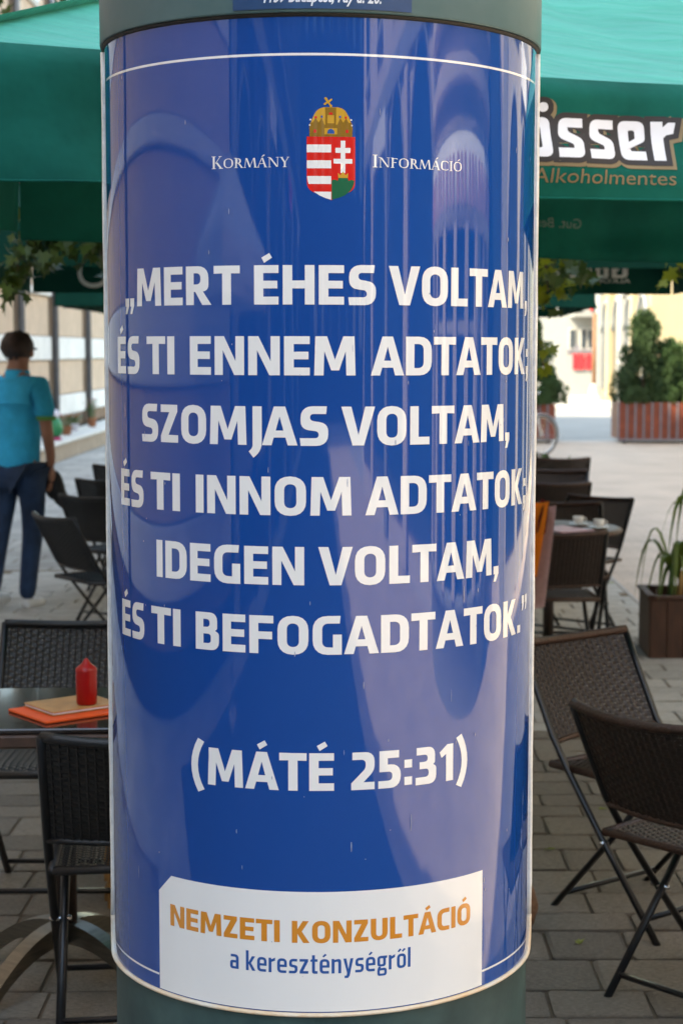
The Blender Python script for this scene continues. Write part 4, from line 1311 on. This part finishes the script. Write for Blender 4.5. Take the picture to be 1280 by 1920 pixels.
def slat_planter(x, y, w, d, h, label, n):
    t = thing('slatted_planter', (x, y, 0), label, 'planter', group='slatted planters at the crossing')
    link('liner', boxbm((0, 0, h*.5+.03), (w-.08, d-.08, h-.08)), 'planter_wood', t)
    link('soil', boxbm((0, 0, h-.04), (w-.07, d-.07, .03)), 'soil', t)
    for i in range(n):
        xc = -w/2+(i+.5)*w/n
        for s in (-1, 1):
            link('slat', boxbm((xc, s*(d/2-.02), h/2+.04), (w/n*.76, .03, h-.08), bev=.004), 'slat_red', t)
        link('metal_strip', boxbm((xc-w/n/2, -(d/2), h/2+.03), (w/n*.20, .02, h-.06), bev=.003), 'slat_metal', t)
    for i in range(int(n*.7)):
        yc = -d/2+(i+.5)*d/int(n*.7)
        for s in (-1, 1):
            link('slat', boxbm((s*(w/2-.02), yc, h/2+.04), (.03, d/int(n*.7)*.7, h-.08), bev=.004), 'slat_red', t)
    link('bottom_rail', boxbm((0, -d/2-.004, .07), (w, .03, .035)), 'slat_metal', t)
    for s in (-1, 1):
        link('castor', tubebm([(s*(w/2-.12), -d/2+.05, .03), (s*(w/2-.12), -d/2+.09, .03)], .035, 10), 'black', t)
    return t
slat_planter(5.42, 31.85, 1.66, 1.0, .74, 'red-brown slatted planter with several thujas at the right edge', 11)
slat_planter(2.82, 31.9, 1.30, 1.0, .70, 'red-brown slatted planter with one wide thuja, half hidden by the column', 9)
GT = 'thujas in the slatted planters'
thuja(5.10, 31.8, .68, 1.78, .58, 3, 'tallest thuja on the left of the right-hand planter, with a pointed top', GT)
thuja(5.62, 31.9, .68, 1.25, .62, 9, 'shorter thuja in the middle of the right-hand planter', GT)
thuja(6.10, 31.8, .70, 1.38, .45, 5, 'thuja cut by the right edge of the picture', GT)
thuja(3.02, 31.8, .66, 1.72, .66, 11, 'wide thuja beside the column above the bicycle', GT)

# small brown planter with a corn plant
sp = thing('wooden_planter', (1.76, 9.42, 0), 'small square brown wooden planter near the right edge', 'planter', radians(-2))
PH = .335
for i in range(4):
    a = i*pi/2
    rot = Matrix.Rotation(a, 4, 'Z')
    for k_ in range(5):
        c = rot @ Vector((-.176+.088*k_, -.215, PH/2))
        link('board', boxbm(c, (.085, .022, PH), rot=a, bev=.003), 'planter_wood', sp)
    c = rot @ Vector((0, -.215, PH+.009))
    link('rim', boxbm(c, (.475, .045, .02), rot=a, bev=.004), 'planter_wood', sp)
link('soil', boxbm((0, 0, PH-.05), (.41, .41, .02)), 'soil', sp)
cp = thing('corn_plant', (1.76, 9.42, PH-.03), 'corn plant with arching strap leaves growing in the small wooden planter', 'plant')
rnd = random.Random(5)
for ci, (cx_, cy_, hh) in enumerate(((.06, 0, .42), (-.10, -.05, .20), (.16, .06, .34), (-.03, .05, .15))):
    link('cane', tubebm([(cx_, cy_, 0), (cx_+.01, cy_, hh*.5), (cx_+.015, cy_, hh)], [.019, .016, .013], 8), 'cane' if ci != 1 else 'stem', cp, True)
    for q in range(8 if ci != 1 else 5):
        a = rnd.random()*2*pi
        L = rnd.uniform(.22, .38)*(1.1 if ci == 0 else .95)
        z0 = hh-rnd.random()*.06
        bm = bmesh.new()
        rows = []
        rise = rnd.uniform(.05, .22)
        for i in range(8):
            t = i/7
            r = L*t*(.75+.2*(1-t))
            z = z0+rise*4*t*(1-t)*.9-(.24*t*t*t if rnd.random() < 2 else 0)+.08*t
            w = .019*(1-t**2.5)*min(1, .35+t*4)
            rows.append([(cx_+cos(a)*r-sin(a)*w, cy_+sin(a)*r+cos(a)*w, z+.008), (cx_+cos(a)*r, cy_+sin(a)*r, z), (cx_+cos(a)*r+sin(a)*w, cy_+sin(a)*r-cos(a)*w, z+.008)])
        quads(bm, rows)
        link('leaf', bm, 'strap', cp, True)

# broad-leaved tree between the umbrellas
def leaf_shape(s):
    pts = []
    for i, (a, r) in enumerate(((-90, .12), (-50, .55), (-20, .42), (5, .92), (32, .5), (60, .8), (75, .6), (90, 1.15), (105, .6), (120, .8), (148, .5), (175, .92), (200, .42), (230, .55))):
        pts.append(Vector((cos(radians(a))*r*s, sin(radians(a))*r*s, 0)))
    return pts
LS = leaf_shape(1)
def add_leaf(bm, p, s, rnd, droop=1.):
    n = Vector((rnd.gauss(0, .7), rnd.gauss(0, .7)-.25, rnd.gauss(0, .6)+.5)).normalized()
    tipd = Vector((rnd.gauss(0, .5), rnd.gauss(0, .5), -droop)).normalized()
    y_ = (tipd-n*tipd.dot(n)).normalized()
    x_ = y_.cross(n)
    fold = rnd.uniform(.05, .35)
    c = bm.verts.new(p+n*0)
    vs = [bm.verts.new(p+(x_*q.x+y_*q.y+n*abs(q.x)*fold)*s) for q in LS]
    for i in range(len(vs)):
        bm.faces.new((c, vs[i], vs[(i+1) % len(vs)]))
rnd = random.Random(21)
tr = thing('shade_tree', (-.32, 7.65, 0), 'broad-leaved tree between the umbrellas with branches hanging on both sides of the column', 'tree')
link('trunk', tubebm([(0, 0, 0), (.02, 0, 1.2), (-.03, .02, 2.3), (0, 0, 3.2), (.05, 0, 4.6)], [.12, .09, .08, .07, .03], 12), 'bark', tr, True)
bmL, bmY = bmesh.new(), bmesh.new()
tips = []
for i in range(26):
    a = i*2.4+rnd.random()*.6
    z0 = 2.35+rnd.random()*1.4
    L = rnd.uniform(1.0, 2.1)
    drop = rnd.uniform(-.2, .8)
    p0 = Vector((0, 0, z0)); p1 = Vector((cos(a)*L*.5, sin(a)*L*.5, z0+.45)); p2 = Vector((cos(a)*L, sin(a)*L, z0+.55-drop*.3))
    link('limb', tubebm([p0, p1, p2], [.035, .02, .008], 6), 'bark', tr, True)
    for q in range(70):
        t = rnd.random()**.6
        b = (p0.lerp(p1, t*2) if t < .5 else p1.lerp(p2, t*2-1))
        p = b+Vector((rnd.gauss(0, .22), rnd.gauss(0, .22), rnd.gauss(0, .18)))
        if p.z < 2.45: continue
        add_leaf(bmL, p, rnd.uniform(.045, .075), rnd)
def hanging(pts, n, spread, s=(.038, .062), yellow=0.):
    n = int(n*1.9)
    pts = [Vector(p)-Vector((-.32, 7.65, 0)) for p in pts]
    link('twig', tubebm(pts, [.008]+[.004]*(len(pts)-1), 5), 'bark', tr, True)
    for q in range(n):
        k_ = rnd.randrange(len(pts)-1)
        p = pts[k_].lerp(pts[k_+1], rnd.random())+Vector((rnd.gauss(0, spread), rnd.gauss(0, spread), rnd.gauss(0, spread*.7)))
        add_leaf(bmY if rnd.random() < yellow else bmL, p, rnd.uniform(*s), rnd)
hanging([(-1.0, 7.7, 2.7), (-1.22, 7.7, 2.42), (-1.36, 7.72, 2.20), (-1.44, 7.72, 2.08)], 95, .075)
hanging([(-1.22, 7.7, 2.42), (-1.40, 7.7, 2.22), (-1.49, 7.7, 2.02), (-1.53, 7.7, 1.87)], 46, .035)
hanging([(-1.0, 7.7, 2.6), (-1.16, 7.7, 2.30), (-1.20, 7.7, 2.08)], 75, .07)
hanging([(-.95, 7.75, 2.5), (-1.08, 7.75, 2.28), (-1.14, 7.75, 2.06)], 80, .07)
hanging([(-1.2, 7.75, 2.45), (-1.34, 7.75, 2.3), (-1.38, 7.75, 2.0)], 60, .06)
hanging([(-1.5, 7.3, 2.6), (-1.62, 7.3, 2.30), (-1.62, 7.3, 2.16)], 24, .04)
hanging([(.4, 7.7, 2.7), (.72, 7.7, 2.35), (.85, 7.7, 2.10), (.90, 7.7, 1.95)], 60, .075, yellow=.3)
hanging([(.6, 7.6, 2.5), (.78, 7.6, 2.1), (.80, 7.6, 1.90)], 36, .06, yellow=.35)
hanging([(.62, 7.5, 2.2), (.72, 7.5, 1.80), (.775, 7.5, 1.58)], 6, .02, (.04, .055), yellow=1.)
hanging([(1.0, 8.0, 2.8), (1.30, 8.0, 2.4), (1.42, 8.0, 2.12), (1.44, 8.0, 1.98)], 30, .07, yellow=.6)
o = link('crown', bmL, 'leaf', tr); tag(o, kind='stuff')
o = link('young_foliage', bmY, 'leaf_young', tr); tag(o, kind='stuff')

# ------------------------------------------------------------------ bicycle
bk = thing('bicycle', (2.40, 27.2, .33), 'white city bicycle parked beside the column in front of the wide thuja', 'bicycle', radians(35))
def wheel(x):
    bm = bmesh.new()
    tube(bm, [(x+.31*cos(a*pi/16), 0, .31*sin(a*pi/16)) for a in range(33)], .018, 6, cap=False)
    w_ = link('wheel', bm, 'rubber', bk, True)
    bm = bmesh.new()
    tube(bm, [(x+.285*cos(a*pi/16), 0, .285*sin(a*pi/16)) for a in range(33)], .010, 5, cap=False)
    link('rim', bm, 'chrome', w_, True)
    bm = bmesh.new()
    for k_ in range(14):
        a = k_*2*pi/14
        tube(bm, [(x, 0, 0), (x+.285*cos(a), 0, .285*sin(a))], .002, 3, cap=False)
    link('spokes', bm, 'chrome', w_)
    bm = bmesh.new()
    rows = []
    for k_ in range(17):
        a = radians(-15+k_*200/16)
        rows.append([(x+.345*cos(a), s*.035, .345*sin(a)-(.012 if s else 0)) for s in (-1, 0, 1)])
    quads(bm, rows); bmesh.ops.solidify(bm, geom=bm.faces[:], thickness=.004)
    link('mudguard', bm, 'bike_white', bk, True)
wheel(.52); wheel(-.52)
fr = bmesh.new()
for a, b in (((-.52, 0, 0), (-.12, 0, -.03)), ((-.52, 0, 0), (-.25, 0, .42)), ((-.12, 0, -.03), (-.27, 0, .50)), ((-.12, 0, -.03), (.33, 0, .40)), ((-.18, 0, .20), (.31, 0, .48)), ((.52, 0, 0), (.30, 0, .58))):
    tube(fr, [a, b], .016, 8)
link('frame', fr, 'bike_white', bk, True)
link('handlebar', tubebm([(.15, -.28, .66), (.30, -.2, .68), (.31, 0, .62), (.30, .2, .68), (.15, .28, .66)], .012, 8), 'chrome', bk, True)
link('saddle', boxbm((-.30, 0, .56), (.26, .15, .06), bev=.025), 'rust', bk)
link('tail_light', boxbm((-.86, 0, .16), (.03, .05, .07), bev=.008), 'sign_red', bk)
link('rack', boxbm((-.60, 0, .40), (.36, .12, .015)), 'chrome', bk)
def tub(x, y, label):
    t = thing('flower_tub', (x, y, 0), label, 'flower pot')
    link('pot', lathe([(0, 0), (.13, 0), (.17, .34), (.19, .34), (.19, .38), (.16, .38), (.15, .33), (0, .33)], 20), 'terracotta', t, True)
    bs, bp_ = bmesh.new(), bmesh.new()
    rnd_ = random.Random(4)
    for i in range(60):
        a = rnd_.random()*2*pi; r = .26*rnd_.random()**.5
        tip = Vector((cos(a)*r, sin(a)*r, .38+rnd_.uniform(.08, .34)))
        tube(bs, [(cos(a)*.06, sin(a)*.06, .33), tip], .004, 3)
        for q in range(4):
            c = tip*rnd_.uniform(.6, 1)+Vector((0, 0, .05)); d = Vector((rnd_.gauss(0, 1), rnd_.gauss(0, 1), rnd_.gauss(0, 1))).normalized()*.09
            e = d.cross(Vector((.3, .2, 1))).normalized()*.025
            bs.faces.new([bs.verts.new(p) for p in (c, c+d*.5+e, c+d, c+d*.5-e)])
        if i % 3 == 0:
            for q in range(6):
                aa = q*pi/3; d = Vector((cos(aa), sin(aa), .3))*.035; e = Vector((-sin(aa), cos(aa), 0))*.018
                bp_.faces.new([bp_.verts.new(p) for p in (tip, tip+d*.6+e, tip+d, tip+d*.6-e)])
    link('stems', bs, 'stem', t); link('blossoms', bp_, 'petal_orange', t)
tub(1.52, 14.9, 'clay tub of leafy plants with orange flowers behind the rear chairs, by the column edge')

bmf = bmesh.new()
rf = random.Random(8)
for (x_, y_) in [(1.80, 12.2), (.62, 5.6), (.75, 6.6), (-.85, 6.9), (1.3, 7.4), (.55, 4.7), (1.45, 8.6), (-1.2, 8.2), (.95, 6.1), (1.6, 10.8), (-.9, 5.9), (2.3, 13.0), (3.1, 17.5)]:
    add_leaf(bmf, Vector((x_+rf.uniform(-.1, .1), y_, .032)), rf.uniform(.022, .04), rf, droop=.05)
for v in bmf.verts: v.co.z = .024+abs(v.co.z-.03)*.25
tag(link('fallen_leaves', bmf, 'leaf_young'), 'small yellowish leaves fallen on the paving between the chairs', 'leaves', kind='stuff')
# objects peeping out at the foot of the column
o = thing('coir_pot', (.335, 4.80, FLOOR), 'round brown coir pot just showing at the lower right edge of the column', 'pot')
link('body', lathe([(0, 0), (.11, 0), (.15, .04), (.162, .085), (.15, .13), (.12, .15), (.11, .14), (.12, .11), (0, .10)], 28), 'coir', o, True)
link('soil', lathe([(0, .118), (.12, .118)], 20), 'soil', o)
o = thing('wooden_crate', (-.55, 5.12, FLOOR), 'low ochre wooden crate, its corner showing at the lower left edge of the column', 'crate')
for s in (-1, 1):
    for q in (-1, 1):
        link('corner_post', boxbm((s*.175, q*.10, .10), (.03, .03, .20), bev=.003), 'raw_wood', o)
    for zz in (.05, .11, .17):
        link('slat', boxbm((0, s*.118, zz), (.36, .012, .045), bev=.002), 'raw_wood', o)
        link('slat', boxbm((s*.194, 0, zz), (.012, .22, .045), bev=.002), 'raw_wood', o)

# ------------------------------------------------------------------ walking person
def skin(name, verts, edges, radii, m, parent, root=0, sub=2):
    me = bpy.data.meshes.new(name)
    me.from_pydata([Vector(v) for v in verts], edges, [])
    o = bpy.data.objects.new(name, me)
    COL.objects.link(o)
    sk = o.modifiers.new('s', 'SKIN'); sk.use_smooth_shade = True
    if not me.skin_vertices: pass
    for i, v in enumerate(me.skin_vertices[0].data if me.skin_vertices else []):
        r = radii[i]
        v.radius = r if isinstance(r, tuple) else (r, r)
        v.use_root = (i == root)
    ss = o.modifiers.new('u', 'SUBSURF'); ss.levels = sub; ss.render_levels = sub
    dg = bpy.context.evaluated_depsgraph_get()
    m2 = bpy.data.meshes.new_from_object(o.evaluated_get(dg))
    bpy.data.objects.remove(o); bpy.data.meshes.remove(me)
    m2.name = name
    m2.materials.clear()
    return link(name, m2, m, parent, True)
def skinned(name, verts, edges, radii, m, parent, root=0, sub=2):
    me = bpy.data.meshes.new(name)
    me.from_pydata([Vector(v) for v in verts], edges, [])
    bm = bmesh.new(); bm.from_mesh(me)
    lay = bm.verts.layers.skin.verify()
    for i, v in enumerate(bm.verts):
        r = radii[i]
        v[lay].radius = r if isinstance(r, tuple) else (r, r)
        v[lay].use_root = (i == root)
    bm.to_mesh(me); bm.free()
    o = bpy.data.objects.new(name, me)
    COL.objects.link(o)
    sk = o.modifiers.new('s', 'SKIN'); sk.use_smooth_shade = True
    ss = o.modifiers.new('u', 'SUBSURF'); ss.levels = sub; ss.render_levels = sub
    dg = bpy.context.evaluated_depsgraph_get()
    m2 = bpy.data.meshes.new_from_object(o.evaluated_get(dg))
    bpy.data.objects.remove(o)
    m2.name = name
    m2.materials.clear()
    return link(name, m2, m, parent, True)
pn = thing('person', (-2.165, 11.05, 0), 'person walking away in a turquoise polo shirt, dark jeans and white shoes, holding something black', 'person', radians(-24))
# local frame: walks towards +Y, right hand at +X
BV = [(0, 0, .95), (0, -.005, 1.12), (0, .0, 1.30), (0, .005, 1.43), (0, .015, 1.50), (0, .03, 1.57), (0, .045, 1.645), (0, .05, 1.70),
      (.17, .0, 1.415), (.215, -.02, 1.30), (.245, -.03, 1.13), (.215, .05, .99), (.185, .09, .91),
      (-.17, .0, 1.415), (-.215, .02, 1.30), (-.235, .06, 1.13), (-.235, .13, .98), (-.235, .16, .90),
      (.09, 0, .90), (.085, .03, .70), (.06, .06, .50), (.055, .03, .30), (.05, .0, .09),
      (-.09, 0, .90), (-.085, -.03, .70), (-.07, -.10, .49), (-.06, -.17, .28), (-.055, -.22, .12)]
BE = [(0, 1), (1, 2), (2, 3), (3, 4), (4, 5), (5, 6), (6, 7), (3, 8), (8, 9), (9, 10), (10, 11), (11, 12), (3, 13), (13, 14), (14, 15), (15, 16), (16, 17),
      (0, 18), (18, 19), (19, 20), (20, 21), (21, 22), (0, 23), (23, 24), (24, 25), (25, 26), (26, 27)]
BR = [(.13, .10), (.125, .09), (.15, .10), (.11, .08), .062, .064, (.080, .092), (.07, .085),
      .055, .045, .040, .032, .026, .055, .045, .040, .032, .026, .085, .07, .052, .05, .036, .085, .07, .052, .05, .036]
body = skinned('body', BV, BE, BR, 'skin', pn)
# shirt: torso with sleeves
SV = [(0, 0, .845), (0, -.005, 1.0), (0, -.005, 1.16), (0, 0, 1.30), (0, .005, 1.41), (0, .012, 1.475), (.16, 0, 1.415), (.205, -.012, 1.31), (.232, -.022, 1.20), (-.16, 0, 1.415), (-.205, .012, 1.31), (-.225, .035, 1.20)]
SE = [(0, 1), (1, 2), (2, 3), (3, 4), (4, 5), (4, 6), (6, 7), (7, 8), (4, 9), (9, 10), (10, 11)]
SR = [(.175, .135), (.160, .125), (.172, .13), (.185, .125), (.13, .10), (.075, .07), .085, .075, .068, .085, .075, .068]
skinned('shirt', SV, SE, SR, 'shirt', pn, root=2)
link('cuff', lathe([(.056, -.010), (.062, 0), (.062, .014)], 20, c=(.234, -.022, 1.222)), 'cuff', pn, True)
link('collar', lathe([(.085, -.015), (.078, .03), (.069, .05), (.062, .035)], 20, c=(0, .014, 1.475)), 'shirt', pn, True)
JV = [(0, 0, .93), (.095, 0, .86), (.09, .03, .69), (.065, .06, .49), (.058, .03, .28), (.052, .0, .065), (-.095, 0, .86), (-.09, -.03, .69), (-.075, -.10, .49), (-.065, -.17, .28), (-.058, -.215, .13)]
JE = [(0, 1), (1, 2), (2, 3), (3, 4), (4, 5), (0, 6), (6, 7), (7, 8), (8, 9), (9, 10)]
JR = [(.150, .12), (.105, .115), .086, .070, .062, .055, (.105, .115), .086, .070, .062, .055]
skinned('jeans', JV, JE, JR, 'jeans', pn)
for x, y_, z, tilt in ((.05, .02, .0, 0), (-.055, -.20, .045, -.5)):
    sh_ = skinned('shoe', [(x, y_-.05, z+.045), (x, y_+.05, z+.045), (x, y_+.16, z+.035)], [(0, 1), (1, 2)], [(.042, .045), (.046, .042), (.04, .028)], 'shoe', pn)
# head details: hair, ears, nose, glasses
bm = bmesh.new()
bmesh.ops.create_uvsphere(bm, u_segments=28, v_segments=18, radius=1)
for v in list(bm.verts):
    n_ = noise.noise(v.co*3.2)*.10+noise.noise(v.co*9)*.06
    v.co = Vector((v.co.x*.100*(1+n_), v.co.y*.116*(1+n_)+.020, v.co.z*.112*(1+n_)+1.655))
for v in bm.verts:
    q_ = 1-.30*max(0, (1.655-v.co.z)/.11)
    v.co.x *= q_; v.co.y = .02+(v.co.y-.02)*q_
geom = [f for f in bm.faces if (f.calc_center_median().y > .085 and f.calc_center_median().z < 1.70) or f.calc_center_median().z < 1.592 or (f.calc_center_median().y > .055 and f.calc_center_median().z < 1.655)]
bmesh.ops.delete(bm, geom=geom, context='FACES')
link('hair', bm, 'hair', pn, True)
for s in (-1, 1):
    bm = bmesh.new(); bmesh.ops.create_uvsphere(bm, u_segments=10, v_segments=8, radius=1)
    for v in bm.verts: v.co = Vector((v.co.x*.010+s*.088, v.co.y*.018+.048, v.co.z*.032+1.63))
    link('ear', bm, 'skin', pn, True)
bm = bmesh.new(); bmesh.ops.create_cone(bm, segments=8, radius1=.016, radius2=.006, depth=.045, cap_ends=True)
for v in bm.verts: v.co = Vector((v.co.x, v.co.y*.9+.145, v.co.z+1.625))
link('nose', bm, 'skin', pn, True)
link('glasses', tubebm([(.088, .045, 1.655), (.084, .10, 1.655), (.060, .145, 1.652), (.02, .155, 1.648), (-.02, .155, 1.648), (-.06, .145, 1.652), (-.084, .10, 1.655), (-.088, .045, 1.655)], .004, 6), 'black', pn, True)
# hands
def hand(x, y_, z, s, curl):
    skinned('hand', [(x, y_, z+.01), (x, y_+.008, z-.05), (x, y_+.012, z-.09)], [(0, 1), (1, 2)], [(.022, .028), (.016, .040), (.014, .040)], 'skin', pn, sub=1)
    for i, L in enumerate((.062, .072, .068, .052)):
        yy = y_+.012+(-.028+.019*i)
        p0 = Vector((x, yy, z-.085))
        skinned('finger', [p0, p0+Vector((-s*curl*.3, 0, -L*.55)), p0+Vector((-s*curl*1.4, 0, -L*.9))], [(0, 1), (1, 2)], [.0095, .0085, .007], 'skin', pn, sub=1)
    skinned('thumb', [(x-s*.005, y_+.03, z-.03), (x-s*.015, y_+.058, z-.06), (x-s*.02, y_+.066, z-.09)], [(0, 1), (1, 2)], [.012, .010, .008], 'skin', pn, sub=1)
hand(.185, .095, .90, 1, .02)
hand(-.235, .165, .89, -1, .02)
bag = thing('black_jacket', (-2.145+.19, 11.12, .70), 'black rolled jacket hanging from the walking person\'s right hand', 'jacket', radians(-8))
skinned('cloth', [(0, 0, .20), (.01, 0, .10), (.03, .01, .02), (.10, .02, -.05), (.16, .03, -.06), (-.02, 0, .0)], [(0, 1), (1, 2), (2, 3), (3, 4), (1, 5)], [(.045, .05), (.06, .07), (.06, .06), (.035, .045), (.022, .03), (.04, .05)], 'black', bag)
skinned('strap', [(0, 0, .20), (-.025, .02, .27), (.0, .04, .30)], [(0, 1), (1, 2)], [.010, .008, .008], 'black', bag, sub=1)
